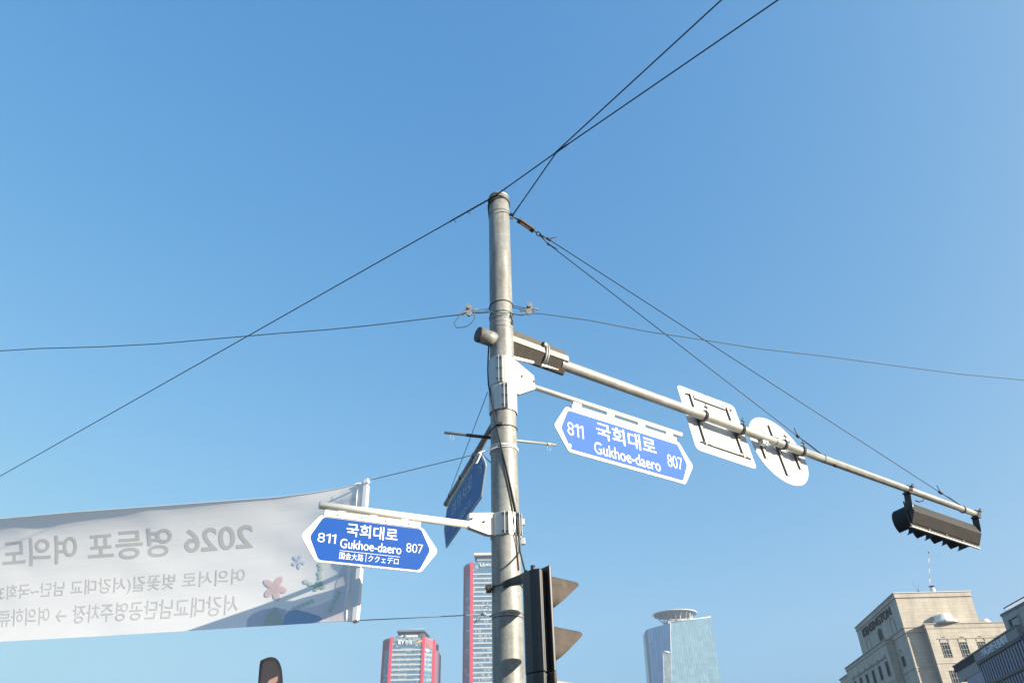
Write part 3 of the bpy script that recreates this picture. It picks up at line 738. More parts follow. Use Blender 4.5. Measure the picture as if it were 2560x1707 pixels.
def on_cloth(mb, pts2, faces, n=.004, step=.09):
    """flat outline in (x, t): cut along a grid and laid on the cloth"""
    b2 = bmesh.new()
    vs = [b2.verts.new((x, t, 0)) for x, t in pts2]
    for f_ in faces:
        try: b2.faces.new([vs[i] for i in f_])
        except ValueError: pass
    xs = [p[0] for p in pts2]; ts = [p[1] for p in pts2]
    def cut(lo, hi, st, no):
        k = ceil(lo / st)
        while k * st < hi:
            bmesh.ops.bisect_plane(b2, geom=b2.verts[:] + b2.edges[:] + b2.faces[:], plane_co=(no[0] * k * st, no[1] * k * st, 0), plane_no=no); k += 1
    cut(min(xs), max(xs), step, (1, 0, 0)); cut(min(ts), max(ts), .03, (0, 1, 0))
    lev = {}; k = 0
    for v0 in b2.verts:
        if v0 in lev: continue
        st = [v0]; lev[v0] = k
        while st:
            v = st.pop()
            for e in v.link_edges:
                o_ = e.other_vert(v)
                if o_ not in lev: lev[o_] = k; st.append(o_)
        k += 1
    mp = {v: mb.bm.verts.new(bpt(v.co.x, v.co.y, n + .00025 * (lev[v] % 5))) for v in b2.verts}
    for f_ in b2.faces:
        if f_.calc_area() > 1e-9: mb.bm.faces.new([mp[v] for v in f_.verts])
    b2.free()
def btext(mb, body, ref, quad, bold=.0, shear=.0):
    """quad: photograph pixels of the reference part's start-top, start-bottom, end-top, end-bottom (start = right)"""
    vs, fs = glyphs(body, bold, shear); rv, _ = glyphs(ref, bold, shear)
    ax, bx = min(v[0] for v in rv), max(v[0] for v in rv); ay, by = min(v[1] for v in rv), max(v[1] for v in rv)
    (st, sb, et, eb) = [bq(*q) for q in quad]
    out = []
    for x, y in vs:
        u = (x - ax) / (bx - ax); v = (y - ay) / (by - ay)
        a = (sb[0] + (eb[0] - sb[0]) * u, sb[1] + (eb[1] - sb[1]) * u); b_ = (st[0] + (et[0] - st[0]) * u, st[1] + (et[1] - st[1]) * u)
        out.append((a[0] + (b_[0] - a[0]) * v, a[1] + (b_[1] - a[1]) * v))
    on_cloth(mb, out, fs, .0012, .06)
INK = cloth('print_grey', (0.63, 0.59, 0.56), .10, False); INK2 = cloth('print_pale_grey', (0.68, 0.64, 0.61), .10, False)
mb = MB(); btext(mb, '2026 영등포 여의도', '2026 영등포 여의도', ((640, 1298), (632, 1374), (12, 1350), (4, 1420)), .016, .12); mb.build('main_lettering', INK, cl)
mb = MB()
btext(mb, '여의서로 벚꽃길(서강대교 남단~국회3문)', '여의서로 벚꽃길(서강대교 남단~국회3', ((618, 1418), (606, 1466), (2, 1464), (-6, 1506)), .006, .2)
btext(mb, '서강대교남단공영주차장 → 여의하류IC', '서강대교남단공영주차장 → 여의하류', ((604, 1484), (592, 1536), (3, 1525), (-5, 1567)), .004, .2)
btext(mb, 'star plus', 'star plus', ((893, 1239), (892, 1255), (838, 1247), (837, 1262)), .0, .0)
mb.build('small_lettering', INK2, cl)
mb = MB(); q = [bq(*p) for p in ((833, 1239), (835, 1239), (834, 1250), (832, 1250))]; on_cloth(mb, q, [(0, 1, 2, 3)]); 
mb.build('divider_line', INK2, cl)
def blob(mb, u, v, ru, rv, n=22, wob=0.0, rot=0.0, nz=.003):
    pts = []
    for i in range(n):
        t = 2 * pi * i / n; k = 1 + wob * sin(3 * t + u)
        x, y = ru * k * cos(t), rv * k * sin(t); pts.append(bq(u + x * cos(rot) - y * sin(rot), v + x * sin(rot) + y * cos(rot)))
    on_cloth(mb, pts, [tuple(range(n))], nz)
def art(name, col, items, tr=.5, nz=.0052):
    mb = MB()
    for i, it in enumerate(items): blob(mb, *it, nz=nz - .0015 + .0002 * i)
    return mb.build(name, cloth('print_' + name, tuple(c * .55 + .86 * .45 for c in col), .25, False), cl)
pk = MB(); q = [bq(*p) for p in ((872, 1395), (852, 1420), (838, 1470), (830, 1497), (790, 1515), (730, 1523), (690, 1530), (700, 1560), (860, 1552))]
on_cloth(pk, q, [tuple(range(len(q)))], .0022, .05); pk.build('pink_ground', cloth('print_pink_ground', (0.86, 0.79, 0.80), .25, False), cl)
art('red_flower', (0.80, 0.46, 0.46), [(688 + 15 * cos(t), 1468 + 17 * sin(t), 17, 9, 16, 0, t) for t in (-.95, .25, 1.35, 2.45, 3.7)] + [(688, 1468, 12, 12)], .5)
art('blue_flower', (0.66, 0.72, 0.84), [(748 + 11 * cos(t), 1403 + 12 * sin(t), 7, 5, 14, 0, t) for t in (.2, 1.46, 2.7, 3.97, 5.2)] + [(748, 1403, 6, 6)], .5)
art('leaf_chain', (0.48, 0.64, 0.50), [(801 - .6 * i + 8 * (i % 2) * .4, 1411 + 11 * i, 6, 6) for i in range(5)] + [(766 + 12 * i, 1453 + 6 * i, 7, 6) for i in range(3)], .5)
art('dark_leaf', (0.22, 0.46, 0.34), [(797, 1464, 11, 7), (808, 1467, 7, 5), (790, 1472, 6, 5), (802, 1458, 5, 7)], .5)
art('leaf_stem', (0.46, 0.64, 0.46), [(847 - 5.2 * i, 1482 + 11 * i, 5.5, 5.5) for i in range(5)] + [(780 - 11 * i, 1502 + 4.6 * i, 6, 5) for i in range(5)], .5)
hl = MB(); q = [bq(*p) for p in ((617, 1566), (618, 1548), (630, 1535), (655, 1524), (690, 1517), (715, 1523), (722, 1561))]; on_cloth(hl, q, [tuple(range(len(q)))], .0026, .05); hl.build('lilac_hill', cloth('print_lilac_hill', (0.66, 0.65, 0.74), .25, False), cl)
hl = MB(); q = [bq(*p) for p in ((658, 1564), (664, 1540), (676, 1526), (692, 1519), (706, 1540), (709, 1562))]; on_cloth(hl, q, [tuple(range(len(q)))], .003, .05); hl.build('olive_hill', cloth('print_olive_hill', (0.58, 0.62, 0.55), .25, False), cl)
hl = MB(); q = [bq(*p) for p in ((707, 1561.5), (712, 1540), (722, 1527), (740, 1523), (770, 1530), (800, 1540), (805, 1545), (798, 1556.5))]; on_cloth(hl, q, [tuple(range(len(q)))], .0034, .05); hl.build('blue_hill', cloth('print_blue_hill', (0.38, 0.50, 0.68), .25, False), cl)
art('green_bush', (0.14, 0.40, 0.36), [(679, 1534, 15, 15), (688, 1522, 7, 5)], .5, .0040)

# cords that hold it
def wire(name, pts, r, m, label, cat='wire', group=None, seg=7, sag=0.0, extra=None):
    P_ = [V(p) for p in pts]
    if sag and len(P_) == 2:
        P_ = [P_[0].lerp(P_[1], i / 24) - V((0, 0, sag * 4 * (i / 24) * (1 - i / 24))) for i in range(25)]
    mb = MB(); mb.tube(P_, r, seg)
    if extra: extra(mb)
    return tag(mb.build(name, MT[m], None), label, cat, group)
knot = atY(1203, 1132, 6.93)
def tie(mb):
    for dx, dz in ((.0, .0), (.02, .006), (-.02, -.004)):
        mb.tube([knot + V((-.025 + dx, .0, -.012 + dz)), knot + V((.02 + dx, -.005, .014 + dz))], .008, 6)
    mb.tube([knot, atY(1197, 1146, 6.92), atY(1192, 1157, 6.92), atY(1187, 1158, 6.92)], .008, 7)
kn = MB(); tie(kn); tag(kn.build('cord_knot', MT['rope']), 'white knotted cord end dangling in front of the dark edge-on sign', 'cord')
wire('banner_cord', [fb.p(pt[0], pt[1] - .01, -LEAN / 2), knot, V((PX - .06, PY - rad(4.7) - .004, 4.72))], .0045, 'greyrope', 'grey upper cord from the banner corner to the white tie on the pole', 'cord', extra=lambda mb: mb.tube([knot, V((PX - rad(4.6), PY - .02, 4.60))], .005, 6))
k2 = atY(1210, 1535, 6.9)
def loops(mb):
    mb.tube([k2, atY(1205, 1522, 6.9), atY(1213, 1513, 6.9), atY(1225, 1513, 6.9), atY(1224, 1520, 6.9), k2], .005, 6)
    mb.tube([k2, atY(1197, 1548, 6.9), atY(1185, 1560, 6.9), atY(1194, 1543, 6.9), k2], .004, 6)
    mb.tube([k2 + V((-.02, 0, 0)), k2 + V((.02, 0, .006))], .014, 7)
wire('banner_cord', [fb.p(pb[0], pb[1] + .01, LEAN / 2), k2, V((PX - rad(3.1) - .002, PY - .05, 3.10))], .0045, 'greyrope', 'grey lower cord from the banner batten to a looped knot by the pole', 'cord', extra=loops)

# ------------------------------------------------------------------ cables on and around the pole
def onpole(u, v, gap):
    d = ray(u, v); r = None
    ox, oy = CAM.x - PX, CAM.y - PY
    R = .145
    for _ in range(3):
        a = d.x ** 2 + d.y ** 2; b_ = ox * d.x + oy * d.y; c = ox * ox + oy * oy - R * R; D = b_ * b_ - a * c
        t = (-b_ - sqrt(D)) / a if D > 0 else -b_ / a
        q = CAM + d * t
        if D <= 0:
            h = V((q.x - PX, q.y - PY, 0)); 
        R = rad(q.z) + gap + (.016 if 5.13 < q.z < 5.82 or 3.80 < q.z < 4.06 else 0)
    return q
cab = [(1222, 866), (1220.5, 890), (1219.5, 925), (1221, 960), (1228, 1000), (1236, 1038), (1244, 1080), (1254, 1120), (1265, 1165), (1278, 1222), (1289, 1275), (1296, 1330), (1300, 1378), (1304, 1424)]
wire('signal_cable', [onpole(u, v, .012) for u, v in cab[:-1]] + [V((.055, 6.50, 3.37))], .0085, 'wire', 'black cable running down the pole into the upright signal', 'cable')
cab2 = [(1255, 1135), (1261, 1168), (1270, 1212), (1281, 1270), (1287, 1320), (1292, 1370), (1297, 1425)]
wire('signal_cable', [onpole(u, v, .008) for u, v in cab2], .0055, 'darksteel', 'thinner grey cable beside the black one on the pole front', 'cable')
f3 = Fr((PX, PY, 5.22), 180 - 17.1)
wire('stay_wire', [onpole(1219, 980, .015), f3.p(-2.72, .075)], .004, 'teal', 'thin steel stay from the pole clamp down to the edge-on sign arm tip', 'wire')

# crossbar for pennants behind the pole
cb = thing('pennant_bar', (PX, 7.19, 4.95), 'thin grey bar crossing behind the pole with a wire ring at each end', 'bar')
e0, e1 = atZ(1111, 1081, 4.95), atZ(1390, 1112, 4.95)
mb = MB(); mb.tube([e0, e1], .0145, 12); bar = mb.build('bar', mat('bar_steel', (0.30, 0.29, 0.27), .5, .3, .1, 20), cb)
mb = MB(); mb.tube([e0.lerp(e1, .19), e0.lerp(e1, .44)], .0175, 12); mb.build('socket', MT['darksteel'], bar)
for t in (.065, .93):
    c = e0.lerp(e1, t) - V((0, 0, .045)); X_ = (e1 - e0).normalized()
    mb = MB(); mb.tube([c + X_ * (.018 * cos(a)) + V((0, 0, .032 * sin(a))) for a in [2 * pi * i / 18 for i in range(19)]], .0028, 5, False); mb.build('wire_ring', MT['steel'], bar)
mb = MB(); c = e0.lerp(e1, .93); mb.tube([c - X_ * .02, c + X_ * .02], .0165, 12); mb.build('collar', MT['alu'], bar)

# overhead span wires
ZW = 8.12
tiep = atZ(1395, 378, ZW)
def twist(mb, p0, p1, r=.009, n=30, amp=.012):
    d = (p1 - p0); a = d.cross(V((0, 0, 1))).normalized(); b_ = a.cross(d.normalized())
    mb.tube([p0 + d * (i / n) + (a * cos(i * 1.9) + b_ * sin(i * 1.9)) * amp for i in range(n + 1)], r, 6)
far = atZ(-60, 1224, 7.9); p_f = V((PX - .06, PY - rad(8.1) - .012, 8.13))
near = atZ(2010, -44, 8.2)
def w1x(mb):
    a = far.lerp(p_f, 1) ; dd = (far - p_f).normalized()
    twist(mb, p_f - dd * .05, p_f + dd * .72, .008, 46, .010)
    dn = (tiep - p_f).normalized(); twist(mb, p_f, p_f + dn * .22, .007, 14, .008)
    for k in (.66, .42): mb.tube([p_f + dd * k, p_f + dd * k + V((.03, 0, -.05))], .005, 5)
    mb.tube([p_f + dd * .03, V((PX - rad(8) - .01, PY - .03, 8.08)), V((PX - rad(8) - .003, PY, 7.95))], .007, 6)
wire('span_wire', [p_f + (far - p_f) * 3.5, p_f, tiep, tiep + (near - tiep) * 6], .0078, 'wire', 'black overhead wire crossing from the left edge over the pole top', 'wire', 'overhead span wires', extra=w1x)
q0 = V((PX + rad(7.9) + .035, PY + .0, 7.93)); near2 = atZ(1855, -44, 8.2)
wire('span_wire', [q0, tiep + V((0, 0, .016)), tiep + (near2 - tiep) * 6], .0078, 'wire', 'black overhead wire rising steeply from the hook on the pole right side', 'wire', 'overhead span wires', extra=lambda mb: (twist(mb, q0, q0.lerp(tiep, .16), .007, 14, .008), twist(mb, tiep.lerp(near, -.01), tiep.lerp(near, .05), .009, 20, .008)))

# turnbuckle and the two stays to the mast arm
tb = thing('turnbuckle', q0, 'rusty turnbuckle hooked to the right side of the pole top', 'turnbuckle')
Sx = atY(1290, 546, 7.02); Ex = atY(1335, 577, 7.12)
fd = frame(Sx, Ex - Sx, V((0, 0, 1)).cross(Ex - Sx)); Lx = (Ex - Sx).length
mb = MB(); mb.tube([q0 + V((-.03, 0, .02)), q0, Sx], .012, 8); mb.tube([q0 + V((-.02, -.02, .03)), q0 + V((.02, 0, .0)), q0 + V((.0, .02, -.04)), q0 + V((-.03, 0, -.03))], .010, 6); mb.build('hook', MT['darksteel'], tb)
for ya in (.02, -.034): mb = MB(); mb.box(fd, .05, Lx - .03, ya, ya + .014, -.009, .009); mb.build('side_rod', MT['rust'], tb)
for xa in (.03, Lx - .045): mb = MB(); mb.box(fd, xa, xa + .045, -.036, .036, -.014, .014); mb.build('end_nut', MT['darksteel'], tb)
mb = MB(); mb.tube([fd.p(0, 0), fd.p(Lx + .05, 0)], .010, 8)
c = fd.p(Lx + .07, 0); mb.tube([c + fd.X * (.03 * cos(a)) + fd.Y * (.03 * sin(a)) for a in [2 * pi * i / 14 for i in range(15)]], .007, 6, False); mb.build('eye_bolt', MT['darksteel'], tb)
k1, k2_ = atY(1371, 598, 7.2), atY(1371, 610, 7.2)
e1_ = A.p(A.px(2055, 1138)[0], .06); e2_ = A.p(A.px(2403, 1263)[0], .052)
c0 = fd.p(Lx + .08, 0)
def stay(label, k, pe, fr):
    d_ = (pe - k); m_ = k + d_ * fr
    def ex(mb):
        mb.tube([c0 + V((0, 0, .012)), k + V((0, 0, .0))], .0055, 6); mb.tube([c0 - V((0, 0, .012)), k - V((0, 0, .004))], .0055, 6)
        mb.tube([k - d_ * .003, k + d_ * .004], .016, 7)
        mb.tube([k, k + V((.11, 0, .035 if k is k1 else -.09))], .0055, 5)
        mb.tube([m_, m_.lerp(pe, .5) + V((0, 0, .022)), pe + V((0, 0, .01))], .006, 6)
        mb.tube([m_ - d_ * .004, m_ + d_ * .004], .022, 7); mb.tube([m_, m_ + V((-.03, -.02, .12))], .007, 5)
        mb.tube([pe + A.N * .056 * cos(a) + A.Y * (.056 * sin(a) - .056) for a in [2 * pi * i / 18 for i in range(19)]], .007, 6, False)
    return wire('stay_cable', [k, m_, pe], .0058, 'wire', label, 'wire', 'stay cables of the mast arm', extra=ex)
stay('black stay cable from the turnbuckle to the mast arm just beyond the round sign', k2_, e1_, .90)
stay('longer black stay cable from the turnbuckle to the mast arm tip', k1, e2_, .935)

# telecom line with its clamps
def plane_pts(pts, P0, az):
    f_ = Fr(P0, az); return [f_.p(*f_.px(u, v)) for u, v in pts]
lf0 = atZ(0, 877, 6.5); azl = degrees(atan2(lf0.x - PX, lf0.y - PY + .16))
cl1 = atY(1166, 784, 6.86)
left = plane_pts([(-80, 879), (0, 877), (100, 871), (250, 867), (400, 859), (560, 845), (700, 833), (820, 824), (930, 813), (1040, 800), (1120, 790), (1160, 786)], (PX, PY - .16, 6), azl)
rg0 = atZ(2560, 950, 6.5); azr = degrees(atan2(rg0.x - PX, rg0.y - PY + .16))
right = plane_pts([(1188, 783), (1225, 781), (1275, 783), (1300, 788), (1330, 784), (1352, 784), (1480, 802), (1620, 829), (1760, 850), (1900, 872), (2060, 890), (2230, 913), (2400, 935), (2560, 950), (2660, 960)], (PX, PY - .16, 6), azr)
def clampmesh(mb, c, X_):
    ff = frame(c, X_, (0, 0, 1))
    mb.box(ff, -.07, .07, -.012, .018, -.014, .014); mb.box(ff, -.03, .035, -.04, .05, -.012, .012)
    mb.tube([ff.p(0, .055, .02), ff.p(0, .055, .045)], .03, 14); mb.tube([ff.p(0, -.045, .0), ff.p(0, -.045, .03)], .022, 12)
    mb.tube([ff.p(-.10, -.02, 0), ff.p(-.04, .0, 0)], .012, 7); mb.tube([ff.p(.04, .012, .01), ff.p(.10, .02, .01)], .014, 7)
def lx(mb):
    o = left[-1]
    mb.tube([o + V((.03, 0, -.02)), atY(1180, 795, 6.84), atY(1187, 808, 6.84), atY(1183, 822, 6.84), atY(1168, 835, 6.84), atY(1155, 819 + 1, 6.84), atY(1140, 819, 6.84), atY(1135, 806, 6.84), atY(1143, 795, 6.84), o], .0045, 6)
left = [left[0] + (left[0] - left[2]) * 14] + left
wire('telecom_wire', left, .0055, 'teal', 'dark green telecom wire sagging from the left edge to its clamp by the pole', 'wire', 'telecom wires', extra=lambda mb: mb.tube([atY(1150, 786, 6.84), atY(1139, 803, 6.84), atY(1135, 808, 6.84), atY(1138, 815, 6.84), atY(1141, 819, 6.84), atY(1158, 818, 6.84), atY(1170, 814, 6.84), atY(1180, 806, 6.84), atY(1187, 796, 6.84), atY(1184, 784, 6.84)], .0045, 6))
right = right + [right[-1] + (right[-1] - right[-3]) * 8]
wire('telecom_wire', right, .0055, 'teal', 'dark green telecom wire passing the pole front and sagging to the right edge', 'wire', 'telecom wires')
for u, v, lab, e in ((1172, 780, 'grey metal wire clamp just left of the pole with a hanging loop', (1222, 773)), (1322, 776, 'grey metal wire clamp just right of the pole', (1279, 763))):
    c = atY(u, v, 6.85); t = thing('wire_clamp', c, lab, 'clamp', 'wire clamps')
    mb = MB(); clampmesh(mb, c, RT * (1 if u > 1250 else 1) + V((0, 0, -.1 if u > 1250 else .1))); mb.build('body', MT['steel'], t, bevel=.002)
    mb = MB(); p1 = atY(*e, 6.98)
    mb.tube([c + V((0, 0, .02)), p1], .0042, 6); mb.tube([c + V((0, 0, -.005)), p1 - V((0, 0, .03))], .0042, 6); mb.build('tie_wire', MT['teal'], t)

# ------------------------------------------------------------------ feather flag low at the left
fl = thing('feather_flag', (-2.95, 9.0, 0), 'small dark feather flag with black edge poking up under the banner', 'flag')
ff = Fr((0, 9.0, 0), 82)
def fq(u, v): return ff.px(u, v)
out = [fq(*p) for p in ((644.5, 1712), (649, 1660), (651.5, 1650), (661, 1645.5), (670, 1642), (680, 1641), (689, 1643.5), (696, 1650), (701, 1660), (704.5, 1672), (706.5, 1690), (707.5, 1712))]
xb_, yb_ = out[-1]; xa_, ya_ = out[0]
out = [(xa_ - .05, ya_ - 1.6)] + out + [(xb_ - .10, yb_ - 1.6)]
inn = [fq(*p) for p in ((647, 1712), (651, 1661), (656, 1656), (667, 1652), (680, 1651), (688, 1654.5), (694, 1664), (699, 1675), (700, 1690), (699.5, 1712))]
inn = [(inn[0][0] - .04, inn[0][1] - 1.55)] + inn + [(inn[-1][0] - .1, inn[-1][1] - 1.55)]
mb = MB(); mb.prism(ff, out, -.004, .0); flb = mb.build('flag_border', MT['black'], fl)
mb = MB(); mb.poly([ff.p(x, y, .003) for x, y in inn]); mb.build('flag_field', cloth('flag_fabric', (0.07, 0.068, 0.085), .3, False), flb)
mb = MB(); sk = [fq(*p) for p in ((668, 1708), (671, 1702), (675, 1697.5), (682, 1695), (687, 1692), (695, 1689.5), (694.5, 1697), (693, 1703), (688, 1706), (683, 1709))]
mb.poly([ff.p(x, y, .006) for x, y in sk]); mb.build('flag_print', cloth('flag_print', (0.46, 0.30, 0.25), .3, False), flb)
mb = MB(); x = out[1][0] + .012; mb.tube([ff.p(x - .02, 0, -.006), ff.p(x - .006, 2.4, -.006), ff.p(x + .02, out[3][1], -.006)], .008, 8); mb.build('flag_pole', MT['black'], fl)
mb = MB(); mb.box(Fr(ff.p(x - .06, 0), 90), -.2, .2, 0, .05, -.2, .2); mb.build('flag_base', MT['black'], fl, bevel=.01)

# ------------------------------------------------------------------ red-cornered office towers
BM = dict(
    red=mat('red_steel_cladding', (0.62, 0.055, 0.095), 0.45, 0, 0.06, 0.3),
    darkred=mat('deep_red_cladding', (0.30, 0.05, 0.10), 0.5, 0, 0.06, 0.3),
    slab2=mat('grey_floor_edge', (0.28, 0.30, 0.31), 0.5, 0, 0.05, 0.4),
    band=mat('pale_floor_edge', (0.50, 0.51, 0.51), 0.5, 0, 0.05, 0.4),
    roof=mat('grey_roof_metal', (0.09, 0.105, 0.13), 0.6, 0.1, 0.12, 0.2),
    slab=mat('roof_slab_concrete', (0.16, 0.17, 0.19), 0.7, 0, 0.1, 0.3),
    wing=mat('shaded_purple_cladding', (0.12, 0.06, 0.09), 0.6, 0, 0.06, 0.3),  # shaded face of a red column, the shade put into the colour
    rooflt=mat('pale_roof_edge', (0.62, 0.60, 0.56), 0.6, 0, 0.08, 0.3),
    gold=mat('yellow_logo', (0.85, 0.48, 0.05), 0.5),
    sign=mat('white_sign_letters', (0.85, 0.85, 0.85), 0.5),
    black=mat('dark_metal_letters', (0.03, 0.034, 0.042), 0.8, 0, 0.1, 1, spec=.1),
    gwhite=mat('white_concrete', (0.72, 0.71, 0.69), 0.7, 0, 0.06, 0.4),
)
TG = facade('tower_glass', (0.06, 0.125, 0.19), (0.40, 0.42, 0.40), 2.3, 7.4, (0.14, 0.17, 0.19), pblind=.62)
TG2 = facade('tower_glass_tall', (0.06, 0.125, 0.19), (0.42, 0.43, 0.42), 2.1, 6.4, (0.14, 0.17, 0.19), pblind=.55)
TGS = facade('tower_side_glass', (0.05, 0.09, 0.14), (0.1, 0.14, 0.2), 6.0, 7.2, (0.10, 0.14, 0.19), pblind=.2)

def tower(label, p_a, p_b, p_c, p_d, depth, zt, zside, pitch, z_first, glass, base):
    """p_a..p_d: plan corners of the left chamfer, front and right chamfer"""
    t = thing('office_tower', base, label, 'office building', 'red cornered office towers')
    back_l = (p_a[0] + 1, p_a[1] + depth); back_r = (p_d[0] + 1, p_d[1] + depth)
    plan = [p_a, p_b, p_c, p_d, back_r, back_l]
    mb = MB(); mb.walls(plan, 0, zt - .6); body = mb.build('glass_facade', [glass], t)
    # corner columns
    def col(p, wx, z1, m, name='corner_column'):
        mb = MB(); mb.walls([(p[0] - wx, p[1] - 1.6), (p[0] + wx, p[1] - 1.6), (p[0] + wx, p[1] + 3), (p[0] - wx, p[1] + 3)], 0, z1); return mb.build(name, BM[m], t)
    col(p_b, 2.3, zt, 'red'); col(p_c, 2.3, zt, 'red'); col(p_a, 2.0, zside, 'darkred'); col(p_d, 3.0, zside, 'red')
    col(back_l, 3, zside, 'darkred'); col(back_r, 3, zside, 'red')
    # deep red crown panels on the chamfers
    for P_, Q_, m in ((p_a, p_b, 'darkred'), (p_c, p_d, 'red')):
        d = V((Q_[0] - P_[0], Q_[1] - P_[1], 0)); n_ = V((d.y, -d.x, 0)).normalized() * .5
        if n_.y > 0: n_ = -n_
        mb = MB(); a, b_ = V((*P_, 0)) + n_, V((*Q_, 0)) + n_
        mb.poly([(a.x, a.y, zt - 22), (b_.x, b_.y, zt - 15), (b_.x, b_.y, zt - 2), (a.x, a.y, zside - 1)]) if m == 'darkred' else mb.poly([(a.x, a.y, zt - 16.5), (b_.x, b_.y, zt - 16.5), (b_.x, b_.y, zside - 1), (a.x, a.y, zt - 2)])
        mb.build('crown_panel', BM[m], t)
    # floor edges
    k = 0; z = z_first
    d = V((p_c[0] - p_b[0], p_c[1] - p_b[1], 0)).normalized()
    while z > 12 and k < 60:
        mb = MB(); fr_ = frame((p_b[0], p_b[1], z), d, (0, 0, 1)); L_ = hypot(p_c[0] - p_b[0], p_c[1] - p_b[1])
        mb.box(fr_, 2.3, L_ - 2.3, -1.0, 1.0, -.2, .7); mb.build('floor_band', BM['band'], t)
        mb = MB(); dd = V((p_d[0] - p_c[0], p_d[1] - p_c[1], 0)); fr2 = frame((p_c[0], p_c[1], z), dd, (0, 0, 1))
        mb.box(fr2, 2.4, dd.length - 3, -.5, .3, -.2, .3); mb.build('floor_band', BM['slab2'], t)
        z -= pitch; k += 1
    return t, plan, frame((p_b[0], p_b[1], 0), d, (0, 0, 1))

# nearer, shorter tower
t1, plan, ft = tower('shorter red cornered glass tower with a yellow wedge logo beside white letters', (-221.8, 1273.6), (-208.2, 1260.2), (-156.6, 1262.8), (-142, 1278.4), 40, 246.3, 243.6, 7.35, 226.6, TG, (-182, 1285, 0))
mb = MB(); text(mb, ft, 'EY', 11.5, 21.5, 235.4, 241.2, 1.0, .03, .5); text(mb, ft, '한영', 22.5, 33.2, 234.6, 241.2, 1.0, .014, .5); mb.build('sign_letters', BM['sign'], t1)
mb = MB(); mb.prism(ft, [(36.5, 235.6), (48.8, 237.8), (48.8, 241.2)], 1.0, 1.5); mb.build('logo_wedge', BM['gold'], t1)
mb = MB(); mb.walls([(-197, 1270), (-158, 1272), (-156, 1310), (-199, 1310)], 245.7, 255.2); ph = mb.build('roof_house', BM['roof'], t1)
mb = MB(); mb.walls([(-201, 1264), (-155.5, 1266), (-152, 1316), (-203, 1316)], 255.2, 257.6); mb.build('roof_slab', BM['slab'], ph)
mb = MB()
for x in range(9): mb.tube([(-200 + x * 5.4, 1264.5, 257.6), (-200 + x * 5.4, 1264.5, 259.3)], .22, 5)
mb.tube([(-200, 1264.5, 259.2), (-156, 1266.5, 259.2)], .15, 5); mb.build('roof_rail', BM['rooflt'], ph)
mb = MB(); mb.walls([(-186, 1263.5), (-167, 1264.3), (-167, 1268), (-186, 1268)], 245.8, 249.6); mb.build('roof_screen', mat('pale_pink_screen', (0.62, 0.55, 0.55), .6), t1)
mb = MB(); mb.tube([(-201, 1262, 247.5), (-193, 1262, 247.0), (-190, 1262, 248.5)], .9, 8); mb.build('cleaning_cradle', BM['gwhite'], t1)
mb = MB(); fr2 = frame((-156.6, 1262.8, 0), (14.6, 15.6, 0), (0, 0, 1)); mb.box(fr2, 5, 11.5, 230.5, 237.5, .6, 1.0); wnd = mb.build('crown_window', BM['roof'], t1)
mb = MB(); mb.box(fr2, 4.2, 12, 224.6, 227.6, .6, 1.0); mb.build('crown_band', BM['gwhite'], t1)
mb = MB(); mb.walls([(-140, 1279), (-134.6, 1284), (-134.6, 1330), (-140, 1330)], 0, 228); mb.build('shaded_column_face', BM['wing'], t1)

KT = .86
t1.scale = (KT, KT, KT); t1.location = CAM + (V(t1.location) - CAM) * KT

# taller tower half hidden by the pole
t2, plan, ft = tower('taller red cornered glass tower half hidden behind the grey pole', (-80.2, 1115), (-69.4, 1103.6), (-17.0, 1106.0), (-4, 1119), 42, 318.2, 314.6, 6.38, 300.3, TG2, (-43, 1128, 0))
mb = MB(); text(mb, ft, 'LG', 12.9, 20.4, 311.4, 315.2, 1.0, .02, .5); text(mb, ft, '에너지솔루션', 21.2, 44, 311.0, 315.6, 1.0, .012, .5); mb.build('sign_letters', BM['sign'], t2)
mb = MB(); mb.walls([(-62, 1110), (-24, 1112), (-24, 1150), (-62, 1150)], 317.6, 328.5); ph = mb.build('roof_house', TGS, t2)
mb = MB(); mb.walls([(-66, 1104), (-20, 1106), (-20, 1154), (-66, 1154)], 328.5, 332.0); mb.build('roof_slab', BM['rooflt'], ph)
mb = MB(); mb.box(frame((-62, 1110, 322.8), (1, .05, 0), (0, 0, 1)), 0, 38, -.6, .6, .1, .5); mb.build('roof_belt', BM['band'], ph)
mb = MB(); mb.tube([(-47, 1106, 332), (-47, 1106, 334.5)], .5, 6); mb.build('roof_vent', BM['roof'], ph)
# low pale block peeping out beside the shorter tower
lb = thing('low_building', (-216, 1190, 0), 'white block peeping in at the bottom edge left of the shorter red tower', 'building')
mb = MB(); mb.walls([(-216.5, 1190), (-196, 1192), (-196, 1215), (-216.5, 1215)], 0, 168.0); mb.build('wall', BM['gwhite'], lb)
mb = MB(); mb.walls([(-205.6, 1186), (-195.5, 1187), (-195.5, 1192), (-205.6, 1192)], 0, 179.8); mb.build('tower_panel', BM['gwhite'], lb)

